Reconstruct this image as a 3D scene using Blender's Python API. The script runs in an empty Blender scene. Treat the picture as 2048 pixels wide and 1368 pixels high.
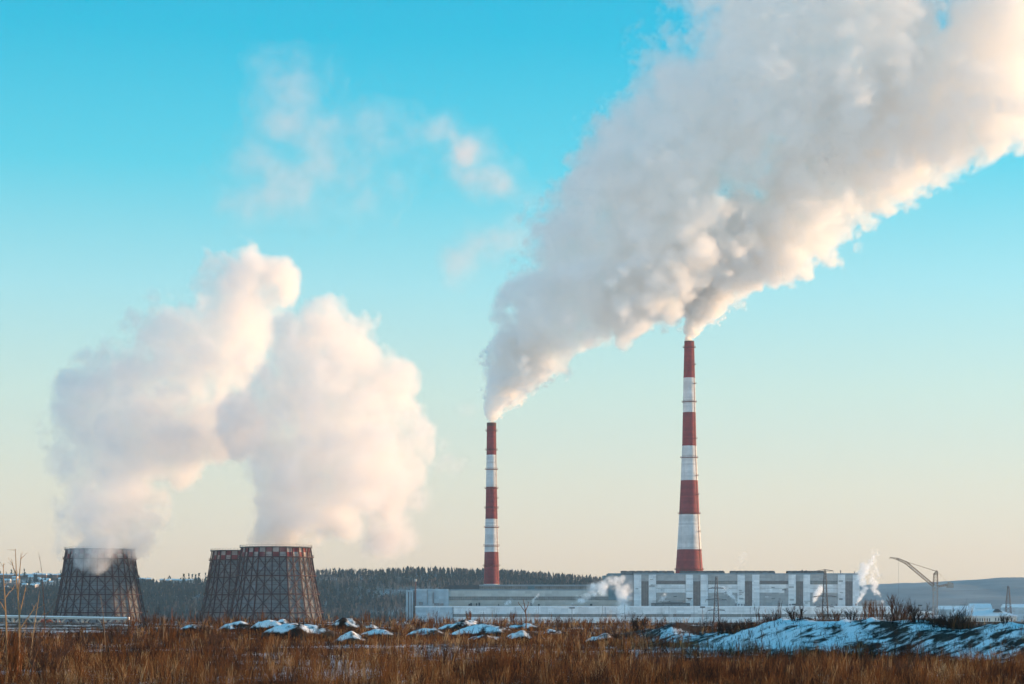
import bpy, math, random
import numpy as np
from mathutils import Vector

# ------------------------------------------------------------------ scene, camera, light
scene = bpy.context.scene
R = math.radians
rng = np.random.default_rng(7)
rnd = random.Random(11)

D1, D2 = 1845.0, 1868.0   # distances of the two chimneys
CAM_Z = 3.0            # eye height over the field
F = 3982.0             # focal length of the 2048 px wide picture, in pixels (70 mm on 36 mm)
YH = 1210.0            # picture row of the horizon
PLAIN = -18.0          # height of the plain the plant stands on


def X(px, d):
    return (px - 1024.0) / F * d


def Z(py, d):
    return CAM_Z + (YH - py) / F * d


def P(px, py, d):
    return Vector((X(px, d), d, Z(py, d)))


cam_data = bpy.data.cameras.new('camera')
cam_data.lens = 70.0
cam_data.sensor_width = 36.0
cam_data.shift_y = (YH - 684.0) / 2048.0
cam_data.clip_start = 1.0
cam_data.clip_end = 60000.0
cam = bpy.data.objects.new('camera', cam_data)
scene.collection.objects.link(cam)
cam.location = (0, 0, CAM_Z)
cam.rotation_euler = (R(90), 0, 0)
scene.camera = cam

SUN_EL, SUN_AZ = 8.0, 76.0      # azimuth in degrees to the right of the view direction
SUN_STRENGTH = 5.0
sun_data = bpy.data.lights.new('sun', 'SUN')
sun_data.energy = SUN_STRENGTH
sun_data.angle = R(0.53)
sun_data.color = (1.0, 0.60, 0.29)
sun = bpy.data.objects.new('sun', sun_data)
scene.collection.objects.link(sun)
to_sun = Vector((math.sin(R(SUN_AZ)) * math.cos(R(SUN_EL)), math.cos(R(SUN_AZ)) * math.cos(R(SUN_EL)), math.sin(R(SUN_EL))))
sun.rotation_euler = to_sun.to_track_quat('Z', 'Y').to_euler()

world = bpy.data.worlds.new('World')
scene.world = world
world.use_nodes = True
wt = world.node_tree
wt.nodes.clear()
w_out = wt.nodes.new('ShaderNodeOutputWorld')
w_bg = wt.nodes.new('ShaderNodeBackground')
w_sky = wt.nodes.new('ShaderNodeTexSky')
w_sky.sky_type = 'NISHITA'
w_sky.sun_disc = False
w_sky.sun_elevation = R(SUN_EL)
w_sky.sun_rotation = R(SUN_AZ)
w_sky.air_density = 1.0
w_sky.dust_density = 1.0
w_sky.ozone_density = 1.5
# the clear winter sky: the sky model's brightness, with the air's colour going from cream at the horizon to cyan above
w_bw = wt.nodes.new('ShaderNodeRGBToBW')
w_pow = wt.nodes.new('ShaderNodeMath'); w_pow.operation = 'POWER'; w_pow.inputs[1].default_value = 0.28
w_geo = wt.nodes.new('ShaderNodeNewGeometry')
w_sep = wt.nodes.new('ShaderNodeSeparateXYZ')
w_asin = wt.nodes.new('ShaderNodeMath'); w_asin.operation = 'ARCSINE'
w_map = wt.nodes.new('ShaderNodeMapRange')
w_map.inputs['From Min'].default_value = 0.0
w_map.inputs['From Max'].default_value = R(40)
w_ramp = wt.nodes.new('ShaderNodeValToRGB')
SKY = [(0.0, (0.83, 0.65, 0.45)), (0.035, (0.81, 0.66, 0.48)), (0.085, (0.74, 0.71, 0.55)), (0.15, (0.58, 0.75, 0.66)), (0.225, (0.36, 0.74, 0.80)),
       (0.31, (0.09, 0.64, 0.81)), (0.40, (0.0, 0.53, 0.78)), (0.60, (0.0, 0.38, 0.72)), (1.0, (0.01, 0.36, 0.70))]
cr = w_ramp.color_ramp
while len(cr.elements) < len(SKY):
    cr.elements.new(0.5)
for e, (p, c) in zip(cr.elements, SKY):
    e.position = p
    e.color = (*c, 1)
w_neg = wt.nodes.new('ShaderNodeMath'); w_neg.operation = 'MULTIPLY'; w_neg.inputs[1].default_value = -1.0
w_mul = wt.nodes.new('ShaderNodeVectorMath'); w_mul.operation = 'SCALE'
w_k = wt.nodes.new('ShaderNodeMath'); w_k.operation = 'MULTIPLY'; w_k.inputs[1].default_value = 4.7
L = wt.links.new
L(w_sky.outputs[0], w_bw.inputs[0]); L(w_bw.outputs[0], w_pow.inputs[0]); L(w_pow.outputs[0], w_k.inputs[0])
L(w_geo.outputs['Incoming'], w_sep.inputs[0]); L(w_sep.outputs['Z'], w_neg.inputs[0]); L(w_neg.outputs[0], w_asin.inputs[0])
L(w_asin.outputs[0], w_map.inputs['Value']); L(w_map.outputs[0], w_ramp.inputs[0])
L(w_ramp.outputs[0], w_mul.inputs[0]); L(w_k.outputs[0], w_mul.inputs['Scale'])
# rosy band added low in the unseen sky behind the camera, brightening shaded facades
w_dot = wt.nodes.new('ShaderNodeVectorMath'); w_dot.operation = 'DOT_PRODUCT'
w_dot.inputs[1].default_value = (math.sin(R(SUN_AZ - 40)), math.cos(R(SUN_AZ - 40)), 0)
w_anti = wt.nodes.new('ShaderNodeMapRange'); w_anti.interpolation_type = 'SMOOTHSTEP'
w_anti.inputs['From Min'].default_value = -0.15; w_anti.inputs['From Max'].default_value = 0.9
w_anti.inputs['To Max'].default_value = 6.5
w_low = wt.nodes.new('ShaderNodeMapRange'); w_low.interpolation_type = 'SMOOTHSTEP'
w_low.inputs['From Min'].default_value = R(30); w_low.inputs['From Max'].default_value = R(2)
w_am = wt.nodes.new('ShaderNodeMath'); w_am.operation = 'MULTIPLY'
w_band = wt.nodes.new('ShaderNodeVectorMath'); w_band.operation = 'SCALE'; w_band.inputs[0].default_value = (1.0, 0.78, 0.72)
w_add = wt.nodes.new('ShaderNodeVectorMath'); w_add.operation = 'ADD'
L(w_geo.outputs['Incoming'], w_dot.inputs[0]); L(w_dot.outputs['Value'], w_anti.inputs['Value']); L(w_asin.outputs[0], w_low.inputs['Value'])
L(w_anti.outputs[0], w_am.inputs[0]); L(w_low.outputs[0], w_am.inputs[1]); L(w_am.outputs[0], w_band.inputs['Scale'])
L(w_mul.outputs[0], w_add.inputs[0]); L(w_band.outputs[0], w_add.inputs[1])
L(w_add.outputs[0], w_bg.inputs['Color'])
w_bg.inputs['Strength'].default_value = 0.1
L(w_bg.outputs[0], w_out.inputs['Surface'])

scene.view_settings.view_transform = 'Standard'
scene.view_settings.look = 'None'
scene.view_settings.exposure = 0.84
scene.view_settings.gamma = 1.0
scene.view_settings.use_curve_mapping = False
cy = scene.cycles
cy.volume_bounces = 10
cy.max_bounces = 14
cy.diffuse_bounces = 3
cy.transparent_max_bounces = 32
cy.volume_step_rate = 3.0
cy.volume_max_steps = 512
cy.use_adaptive_sampling = True
cy.adaptive_threshold = 0.03
cy.adaptive_min_samples = 20

# ------------------------------------------------------------------ helpers
C = scene.collection


def new_mat(name):
    m = bpy.data.materials.new(name)
    m.use_nodes = True
    m.node_tree.nodes.clear()
    return m, m.node_tree.nodes, m.node_tree.links.new


def tag(o, label=None, cat=None, group=None, kind=None):
    for k, v in (('label', label), ('category', cat), ('group', group), ('kind', kind)):
        if v:
            o[k] = v
    return o


def thing(name, loc, label, cat, group=None, rz=0.0):
    o = bpy.data.objects.new(name, None)
    o.empty_display_size = 1.0
    C.objects.link(o)
    o.location = loc
    o.rotation_euler = (0, 0, rz)
    return tag(o, label, cat, group)


class MB:
    """Collects shapes and links them as ONE mesh object."""

    def __init__(self):
        self.v, self.f, self.m = [], [], []

    def add(self, vs, fs, mi=0):
        n = len(self.v)
        self.v += [tuple(p) for p in vs]
        self.f += [tuple(i + n for i in f) for f in fs]
        self.m += [mi] * len(fs)

    def box(self, x0, x1, y0, y1, z0, z1, mi=0):
        vs = [(x0, y0, z0), (x1, y0, z0), (x1, y1, z0), (x0, y1, z0), (x0, y0, z1), (x1, y0, z1), (x1, y1, z1), (x0, y1, z1)]
        self.add(vs, [(0, 3, 2, 1), (4, 5, 6, 7), (0, 1, 5, 4), (1, 2, 6, 5), (2, 3, 7, 6), (3, 0, 4, 7)], mi)

    def bar(self, a, b, w, mi=0, w2=None, n=4):
        a, b = Vector(a), Vector(b)
        d = (b - a)
        if d.length < 1e-6:
            return
        d.normalize()
        u = d.cross(Vector((0, 0, 1)))
        if u.length < 1e-3:
            u = d.cross(Vector((0, 1, 0)))
        u.normalize(); v = d.cross(u)
        w2 = w if w2 is None else w2
        vs = []
        for c, r in ((a, w), (b, w2)):
            for k in range(n):
                t = 2 * math.pi * (k + 0.5) / n
                vs.append(c + u * (r * math.cos(t)) + v * (r * math.sin(t)))
        fs = [(k, (k + 1) % n, n + (k + 1) % n, n + k) for k in range(n)] + [tuple(range(n))[::-1], tuple(range(n, 2 * n))]
        self.add(vs, fs, mi)

    def lathe(self, prof, n=48, mi=None, cx=0, cy=0, cap=True, ph=0.0):
        """prof: (radius, z[, material]) from bottom to top."""
        b = len(self.v)
        for p in prof:
            for k in range(n):
                t = 2 * math.pi * k / n + ph
                self.v.append((cx + p[0] * math.cos(t), cy + p[0] * math.sin(t), p[1]))
        for i in range(len(prof) - 1):
            for k in range(n):
                k2 = (k + 1) % n
                self.f.append((b + i * n + k, b + i * n + k2, b + (i + 1) * n + k2, b + (i + 1) * n + k))
                self.m.append(prof[i][2] if len(prof[i]) > 2 else (mi or 0))
        if cap:
            self.f.append(tuple(b + (len(prof) - 1) * n + k for k in range(n))); self.m.append(mi or 0)

    def prism(self, poly, y0, y1, mi=0):
        """poly: (x, z) counter-clockwise seen from -y."""
        n = len(poly)
        vs = [(x, y0, z) for x, z in poly] + [(x, y1, z) for x, z in poly]
        fs = [tuple(range(n)), tuple(range(2 * n - 1, n - 1, -1))] + [(k, n + k, n + (k + 1) % n, (k + 1) % n) for k in range(n)]
        self.add(vs, fs, mi)

    def build(self, name, mats, parent=None, smooth=False):
        me = bpy.data.meshes.new(name)
        me.from_pydata(self.v, [], self.f)
        mats = mats if isinstance(mats, (list, tuple)) else [mats]
        for m in mats:
            me.materials.append(m)
        if len(mats) > 1:
            me.polygons.foreach_set('material_index', self.m)
        if smooth:
            me.polygons.foreach_set('use_smooth', [True] * len(me.polygons))
        o = bpy.data.objects.new(name, me)
        C.objects.link(o)
        o.parent = parent
        return o


def copy_tree(o, parent=None):
    c = o.copy()
    C.objects.link(c)
    c.parent = parent
    for ch in [x for x in ALL if x.parent == o] if False else list(o.children):
        copy_tree(ch, c)
    return c


def mat(name, col, rough=0.8, var=0.15, scale=3.0, stain=0.0, stain_col=(0.1, 0.08, 0.07), panel=None, stretch=(1, 1, 1), metallic=0.0, joint=0.55, spec=0.3):
    """Weathered procedural surface: base colour with blotches, run-down stains and, with panel=(width, height), the joints between panels."""
    m, N, K = new_mat(name)
    out = N.new('ShaderNodeOutputMaterial')
    b = N.new('ShaderNodeBsdfPrincipled')
    b.inputs['Roughness'].default_value = rough
    b.inputs['Metallic'].default_value = metallic
    b.inputs['Specular IOR Level'].default_value = spec
    K(b.outputs[0], out.inputs['Surface'])
    tc = N.new('ShaderNodeTexCoord')
    mp = N.new('ShaderNodeMapping'); mp.inputs['Scale'].default_value = stretch
    K(tc.outputs['Object'], mp.inputs[0])
    nz = N.new('ShaderNodeTexNoise'); nz.inputs['Scale'].default_value = 1.0 / scale; nz.inputs['Detail'].default_value = 6; nz.inputs['Roughness'].default_value = 0.65
    K(mp.outputs[0], nz.inputs['Vector'])
    r1 = N.new('ShaderNodeMapRange'); r1.inputs['From Min'].default_value = 0.3; r1.inputs['From Max'].default_value = 0.7
    r1.inputs['To Min'].default_value = 1 - var; r1.inputs['To Max'].default_value = 1 + var
    K(nz.outputs[0], r1.inputs['Value'])
    sc = N.new('ShaderNodeVectorMath'); sc.operation = 'SCALE'; sc.inputs[0].default_value = col
    K(r1.outputs[0], sc.inputs['Scale'])
    cur = sc.outputs[0]
    if panel:
        sp = N.new('ShaderNodeSeparateXYZ'); K(tc.outputs['Object'], sp.inputs[0])
        ad = N.new('ShaderNodeMath'); K(sp.outputs['X'], ad.inputs[0]); K(sp.outputs['Y'], ad.inputs[1])
        cb = N.new('ShaderNodeCombineXYZ'); K(ad.outputs[0], cb.inputs['X']); K(sp.outputs['Z'], cb.inputs['Y'])
        br = N.new('ShaderNodeTexBrick'); br.offset = 0.0
        br.inputs['Scale'].default_value = 1.0
        br.inputs['Brick Width'].default_value = panel[0]; br.inputs['Row Height'].default_value = panel[1]
        br.inputs['Mortar Size'].default_value = panel[2] if len(panel) > 2 else 0.06
        br.inputs['Mortar Smooth'].default_value = 0.3
        br.inputs['Color1'].default_value = (1, 1, 1, 1); br.inputs['Color2'].default_value = (0.76, 0.77, 0.78, 1); br.inputs['Mortar'].default_value = (joint, joint, joint, 1)
        K(cb.outputs[0], br.inputs['Vector'])
        mu = N.new('ShaderNodeVectorMath'); mu.operation = 'MULTIPLY'
        K(cur, mu.inputs[0]); K(br.outputs[0], mu.inputs[1]); cur = mu.outputs[0]
    if stain:
        m2 = N.new('ShaderNodeMapping'); m2.inputs['Scale'].default_value = (1, 1, 0.12); K(tc.outputs['Object'], m2.inputs[0])
        n2 = N.new('ShaderNodeTexNoise'); n2.inputs['Scale'].default_value = 1.3 / scale; n2.inputs['Detail'].default_value = 5
        K(m2.outputs[0], n2.inputs['Vector'])
        r2 = N.new('ShaderNodeMapRange'); r2.inputs['From Min'].default_value = 0.52; r2.inputs['From Max'].default_value = 0.78
        r2.inputs['To Max'].default_value = stain
        K(n2.outputs[0], r2.inputs['Value'])
        mx = N.new('ShaderNodeMix'); mx.data_type = 'RGBA'
        K(r2.outputs[0], mx.inputs['Factor']); K(cur, mx.inputs[6]); mx.inputs[7].default_value = (*stain_col, 1)
        cur = mx.outputs[2]
    K(cur, b.inputs['Base Color'])
    return m


M = {}
M['red_paint'] = mat('red_paint', (0.235, 0.028, 0.032), 0.7, 0.18, 4.0, 0.5, (0.12, 0.03, 0.03), panel=(60, 1.6, 0.03), joint=0.8)
M['white_paint'] = mat('white_paint', (0.62, 0.63, 0.64), 0.7, 0.1, 4.0, 0.5, (0.32, 0.32, 0.33), panel=(60, 1.6, 0.03), joint=0.85)
M['soot'] = mat('sooty_rim', (0.10, 0.04, 0.035), 0.9, 0.3, 2.0)
M['rail'] = mat('rusty_railing', (0.16, 0.05, 0.04), 0.7, 0.2)
M['steel'] = mat('grey_steel', (0.22, 0.22, 0.23), 0.55, 0.15)
M['red_steel'] = mat('red_lead_steel', (0.040, 0.008, 0.010), 0.7, 0.25, 3.0)
M['cladding'] = mat('pale_asbestos_sheet', (0.165, 0.172, 0.185), 0.8, 0.3, 5.0, 0.5, (0.06, 0.062, 0.07), panel=(2.4, 1.75, 0.05), joint=0.55)
M['checker_red'] = mat('checker_red', (0.17, 0.015, 0.02), 0.7, 0.2, 3.0, 0.4, (0.08, 0.02, 0.02))
M['checker_white'] = mat('checker_white', (0.30, 0.26, 0.25), 0.7, 0.2, 3.0, 0.5, (0.15, 0.08, 0.08))
M['dark_inside'] = mat('dark_inside', (0.03, 0.03, 0.035), 0.9)
M['panel_white'] = mat('white_wall_panel', (0.80, 0.80, 0.80), 0.75, 0.08, 8.0, 0.5, (0.36, 0.35, 0.34), panel=(6.0, 1.8, 0.07), joint=0.78)
M['panel_grey'] = mat('grey_wall_panel', (0.42, 0.415, 0.41), 0.8, 0.14, 7.0, 0.55, (0.26, 0.24, 0.23), panel=(6.0, 1.8, 0.07), joint=0.82)
M['panel_cream'] = mat('cream_wall_panel', (0.55, 0.54, 0.50), 0.8, 0.08, 8.0, 0.35, (0.36, 0.33, 0.3), panel=(6.0, 2.4, 0.07), joint=0.8)
M['panel_blue'] = mat('pale_blue_wall_panel', (0.42, 0.51, 0.56), 0.75, 0.1, 8.0, 0.4, (0.3, 0.32, 0.34), panel=(5.0, 2.4, 0.07), joint=0.82)
M['teal_sheet'] = mat('teal_sheet', (0.13, 0.22, 0.25), 0.6, 0.12, 5.0, 0.2, (0.08, 0.1, 0.1), panel=(2.0, 6.0, 0.08), joint=0.7)
M['glazing'] = mat('dusty_glazing', (0.095, 0.088, 0.088), 0.35, 0.3, 3.0, panel=(1.5, 1.2, 0.12), joint=2.0, spec=0.5)
M['glazing_dim'] = mat('dim_strip_glazing', (0.15, 0.155, 0.15), 0.4, 0.3, 4.0, panel=(2.0, 2.4, 0.18), joint=1.6, spec=0.5)
M['roof_dark'] = mat('tarred_roof', (0.07, 0.075, 0.08), 0.85, 0.2, 5.0)
M['roof_blue'] = mat('blue_grey_roof', (0.24, 0.29, 0.32), 0.7, 0.12, 6.0)
M['monitor'] = mat('monitor_sheet', (0.17, 0.18, 0.185), 0.7, 0.15, 4.0, panel=(7.2, 3.2, 0.5), joint=0.55)
M['concrete'] = mat('concrete', (0.40, 0.39, 0.36), 0.9, 0.15, 3.0, 0.3, (0.25, 0.24, 0.22))
M['snow'] = mat('snow', (0.80, 0.82, 0.84), 0.6, 0.04, 2.0)
M['rust_sheet'] = mat('rusty_sheet', (0.25, 0.07, 0.04), 0.8, 0.3, 2.0)
M['plaster'] = mat('pale_plaster', (0.55, 0.54, 0.50), 0.85, 0.08, 5.0, 0.3, (0.4, 0.36, 0.32))
M['window'] = mat('window_glass', (0.06, 0.07, 0.08), 0.25, 0.2, 1.0, spec=0.6)
M['crane'] = mat('crane_paint', (0.28, 0.17, 0.105), 0.7, 0.2, 3.0, 0.3, (0.12, 0.08, 0.06))
M['crane_white'] = mat('crane_mast_paint', (0.36, 0.29, 0.25), 0.7, 0.2, 3.0)
M['pylon'] = mat('pylon_steel', (0.085, 0.065, 0.06), 0.7, 0.2, 3.0)
M['counterweight'] = mat('counterweight_concrete', (0.33, 0.28, 0.24), 0.85, 0.15, 2.0)

# ------------------------------------------------------------------ terrain
def vnoise(seed, x, y, scale, octv=4, rough=0.5):
    """Value noise, numpy, about -1..1."""
    r_ = np.random.default_rng(seed)
    tab = r_.random((256, 256)).astype(np.float32)
    tot = np.zeros(np.broadcast(x, y).shape, np.float32); amp = 1.0; s = 1.0 / scale; norm = 0
    for _ in range(octv):
        u, v = x * s + 71.3, y * s + 13.7
        iu, iv = np.floor(u).astype(int), np.floor(v).astype(int)
        fu, fv = u - iu, v - iv
        fu, fv = fu * fu * (3 - 2 * fu), fv * fv * (3 - 2 * fv)
        g = lambda a, b: tab[(iu + a) % 256, (iv + b) % 256]
        tot += amp * ((g(0, 0) * (1 - fu) + g(1, 0) * fu) * (1 - fv) + (g(0, 1) * (1 - fu) + g(1, 1) * fu) * fv - 0.5) * 2
        norm += amp; amp *= rough; s *= 2.03
    return tot / norm


def sstep(a, b, x):
    t = np.clip((x - a) / (b - a), 0, 1)
    return t * t * (3 - 2 * t)


def interp(px, table):
    return np.interp(px, [t[0] for t in table], [t[1] for t in table])


BANK_W = 12.0        # metres from the bank's toe to its crest
BANK_TOE = [(1250, 190), (1300, 165), (1450, 135), (1600, 122), (1750, 116), (1900, 106), (2048, 98), (2300, 90), (2700, 84)]
BANK_TOP = [(1250, 1264), (1300, 1263), (1345, 1256), (1390, 1263), (1440, 1262), (1480, 1257), (1560, 1248), (1640, 1249), (1700, 1252), (1745, 1250), (1790, 1256), (1850, 1255), (1900, 1260), (1960, 1263), (2048, 1265), (2300, 1258), (2700, 1258)]


def ground_z(x, y):
    """Height of the land: a rough field, a snowed bank across its right half, then a slope down to the plain."""
    x = np.asarray(x, np.float32); y = np.asarray(y, np.float32)
    z = 0.22 * vnoise(3, x, y, 14.0, 4) + 0.35 * vnoise(4, x, y, 60.0, 2)
    yy = np.maximum(y, 20.0)
    px = 1024 + F * x / yy
    toe = interp(px, BANK_TOE)
    top = interp(px, BANK_TOP)
    w = BANK_W
    crest_d = toe + w
    h = np.maximum(0.0, CAM_Z - (top - YH) / F * crest_d)
    h = h * sstep(1215, 1300, px)
    t = (yy - toe) / w
    prof = np.where(t < 1, sstep(-0.15, 1.05, t), 1 - 0.9 * sstep(1.15, 5.0, t))
    bump = 0.5 * vnoise(9, x, y, 2.6, 4, 0.62) + 0.55 * vnoise(10, x, y, 9.0, 2)
    z = z * (1 - 0.7 * prof * (h > 0.1)) + h * prof + bump * prof * np.minimum(h, 1.0)
    # unseen higher ground added beyond the right picture edge to shade the bank
    z = z + 5.0 * sstep(2180, 2460, px) * sstep(104, 124, y) * (1 - sstep(215, 260, y)) * (1 + 0.25 * vnoise(14, x, y, 18.0, 3))
    # edge of the field: down to the plain
    e = sstep(330, 640, y + 25 * vnoise(12, x, y * 0, 90.0, 2))
    z = z * (1 - e) + (PLAIN + 0.6 * vnoise(13, x, y, 200.0, 3)) * e
    return z


def gz(x, y):
    return float(ground_z(np.array([x]), np.array([y]))[0])


def dirt_snow(name, amount_attr=True, scale=1.2):
    """Bare soil under patches of snow ('snow' attribute: how much snow lies there)."""
    m, N, K = new_mat(name)
    out = N.new('ShaderNodeOutputMaterial'); b = N.new('ShaderNodeBsdfPrincipled'); K(b.outputs[0], out.inputs['Surface'])
    b.inputs['Roughness'].default_value = 0.85; b.inputs['Specular IOR Level'].default_value = 0.15
    tc = N.new('ShaderNodeTexCoord')
    at = N.new('ShaderNodeAttribute'); at.attribute_name = 'snow'
    n1 = N.new('ShaderNodeTexNoise'); n1.inputs['Scale'].default_value = 1 / scale; n1.inputs['Detail'].default_value = 7; n1.inputs['Roughness'].default_value = 0.68
    K(tc.outputs['Object'], n1.inputs['Vector'])
    ad = N.new('ShaderNodeMath'); K(at.outputs['Fac'], ad.inputs[0]); K(n1.outputs[0], ad.inputs[1])
    mr = N.new('ShaderNodeMapRange'); mr.inputs['From Min'].default_value = 0.93; mr.inputs['From Max'].default_value = 1.07
    K(ad.outputs[0], mr.inputs['Value'])
    n2 = N.new('ShaderNodeTexNoise'); n2.inputs['Scale'].default_value = 0.7; n2.inputs['Detail'].default_value = 6
    K(tc.outputs['Object'], n2.inputs['Vector'])
    rp = N.new('ShaderNodeValToRGB')
    rp.color_ramp.elements[0].position = 0.35; rp.color_ramp.elements[0].color = (0.018, 0.012, 0.010, 1)
    rp.color_ramp.elements[1].position = 0.7; rp.color_ramp.elements[1].color = (0.075, 0.04, 0.022, 1)
    K(n2.outputs[0], rp.inputs[0])
    mx = N.new('ShaderNodeMix'); mx.data_type = 'RGBA'
    K(mr.outputs[0], mx.inputs['Factor']); K(rp.outputs[0], mx.inputs[6]); mx.inputs[7].default_value = (0.82, 0.84, 0.86, 1)
    K(mx.outputs[2], b.inputs['Base Color'])
    bp = N.new('ShaderNodeBump'); bp.inputs['Strength'].default_value = 0.6; bp.inputs['Distance'].default_value = 0.15
    K(n1.outputs[0], bp.inputs['Height']); K(bp.outputs[0], b.inputs['Normal'])
    return m


M['land'] = dirt_snow('soil_and_snow')


def snow_amount(x, y):
    px = 1024 + F * x / np.maximum(y, 20)
    toe = interp(px, BANK_TOE)
    t = (y - toe) / BANK_W
    bank = sstep(1255, 1330, px) * sstep(-0.1, 0.15, t) * (1 - sstep(1.05, 1.5, t))
    s = 0.38 + 0.26 * vnoise(21, x, y, 7.0, 4, 0.6) + 0.06 * sstep(0.2, 0.6, vnoise(24, x, y, 4, 2))
    s = s * (1 - bank) + bank * (0.49 + 0.33 * vnoise(22, x, y * 0.6, 1.7, 5, 0.72))
    for cx, cy_, rx, ry in ((640, 1322, 150, 18), (760, 1345, 120, 14), (1190, 1350, 160, 14), (1440, 1300, 180, 10), (870, 1300, 90, 8), (1640, 1352, 140, 10)):
        rw = YH + F * CAM_Z / np.maximum(y, 20)
        s = s + 0.14 * np.exp(-((px - cx) / rx) ** 2 - ((rw - cy_) / ry) ** 2)
    far = sstep(380, 620, y)
    return s * (1 - far) + far * (0.58 + 0.25 * vnoise(23, x, y, 400.0, 4))


def grid_mesh(name, xs, ys, zf, sf, mats, kind='structure'):
    """One sheet over columns xs(row) and rows ys."""
    nr, nc = len(ys), xs.shape[1]
    Yg = np.repeat(np.asarray(ys)[:, None], nc, 1)
    z = zf(xs, Yg)
    co = np.stack([xs, Yg, z], -1).reshape(-1, 3).astype(np.float32)
    me = bpy.data.meshes.new(name)
    i = np.arange((nr - 1) * (nc - 1)); r0, c0 = i // (nc - 1), i % (nc - 1)
    q = np.stack([r0 * nc + c0, r0 * nc + c0 + 1, (r0 + 1) * nc + c0 + 1, (r0 + 1) * nc + c0], -1)
    me.vertices.add(len(co)); me.vertices.foreach_set('co', co.reshape(-1))
    me.loops.add(q.size); me.loops.foreach_set('vertex_index', q.reshape(-1).astype(np.int32))
    me.polygons.add(len(q)); me.polygons.foreach_set('loop_start', (np.arange(len(q)) * 4).astype(np.int32))
    me.polygons.foreach_set('use_smooth', np.ones(len(q), bool))
    me.update()
    a = me.attributes.new('snow', 'FLOAT', 'POINT')
    a.data.foreach_set('value', sf(xs, Yg).astype(np.float32).reshape(-1))
    me.materials.append(mats)
    o = bpy.data.objects.new(name, me); C.objects.link(o)
    if kind:
        o['kind'] = kind
    return o


ys = np.concatenate([np.linspace(-60, 20, 12), 20 * (460 / 20.0) ** (np.linspace(0, 1, 460)[1:]), 460 * (7400 / 460.0) ** (np.linspace(0, 1, 120)[1:])])
u = np.concatenate([np.linspace(-0.72, -0.36, 30)[:-1], np.linspace(-0.36, 0.36, 420), np.linspace(0.36, 0.72, 30)[1:]])
grid_mesh('ground', u[None, :] * np.maximum(ys + 30.0, 60.0)[:, None], ys, ground_z, snow_amount, M['land'])

# hills
LEFT_RIDGE = [(-900, 1160), (-300, 1156), (0, 1153), (60, 1152), (130, 1157), (200, 1162), (300, 1164), (400, 1167), (500, 1160), (590, 1154), (640, 1148), (720, 1149), (830, 1145),
              (900, 1147), (1000, 1149), (1060, 1153), (1120, 1158), (1180, 1163), (1240, 1172), (1340, 1190), (1500, 1206), (1700, 1215)]
HILL_D, HILL_FRONT = 3400.0, 2450.0


def hill_z(x, y):
    px = 1024 + F * x / HILL_D
    top = CAM_Z + (YH - interp(px, LEFT_RIDGE)) / F * HILL_D
    t = (y - HILL_FRONT) / (HILL_D - HILL_FRONT)
    t = t + 0.12 * vnoise(31, x, y, 350.0, 3)
    s = np.clip(t, 0, 1.0)
    p = 0.55 * s + 0.45 * sstep(0, 1, s)
    z = PLAIN - 3 + (top - PLAIN + 3) * p
    return z + 2.5 * vnoise(32, x, y, 90.0, 3) * np.clip(s * 3, 0, 1) * (1 - sstep(0.8, 1, s))


def hill_snow(x, y):
    return 0.37 + 0.2 * vnoise(33, x, y, 120.0, 4)


hx = np.linspace(X(-900, 3400), X(1720, 3400), 150)
hy = np.concatenate([np.linspace(HILL_FRONT, HILL_D + 40, 60), np.linspace(HILL_D + 100, HILL_D + 1200, 8)])
grid_mesh('hill', np.repeat(hx[None, :], len(hy), 0), hy, hill_z, hill_snow, M['land'])

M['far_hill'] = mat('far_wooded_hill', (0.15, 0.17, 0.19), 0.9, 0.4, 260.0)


def ridge(name, table, d0, d1, base=PLAIN - 3):
    xs = np.linspace(X(table[0][0], d1), X(table[-1][0], d1), 120)
    ysr = np.concatenate([np.linspace(d0, d1, 14), np.linspace(d1 + 200, d1 + 1000, 3)])

    def zf(x, y):
        px = 1024 + F * x / d1
        top = CAM_Z + (YH - interp(px, table)) / F * d1
        t = np.clip((y - d0) / (d1 - d0) + 0.1 * vnoise(41, x, y, 900, 3), 0, 1)
        return base + (top - base) * sstep(-0.1, 1, t) + 5 * vnoise(42, x, y, 160, 3) * t
    return grid_mesh(name, np.repeat(xs[None, :], len(ysr), 0), ysr, zf, lambda x, y: x * 0 + 0.4, M['far_hill'])


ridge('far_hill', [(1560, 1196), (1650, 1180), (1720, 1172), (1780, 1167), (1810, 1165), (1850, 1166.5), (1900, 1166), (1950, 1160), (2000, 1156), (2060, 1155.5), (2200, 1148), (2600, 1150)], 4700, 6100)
ridge('low_hill', [(1700, 1208), (1800, 1201), (1900, 1200), (1960, 1197), (2048, 1194), (2200, 1190), (2600, 1192)], 3700, 4400)

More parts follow.
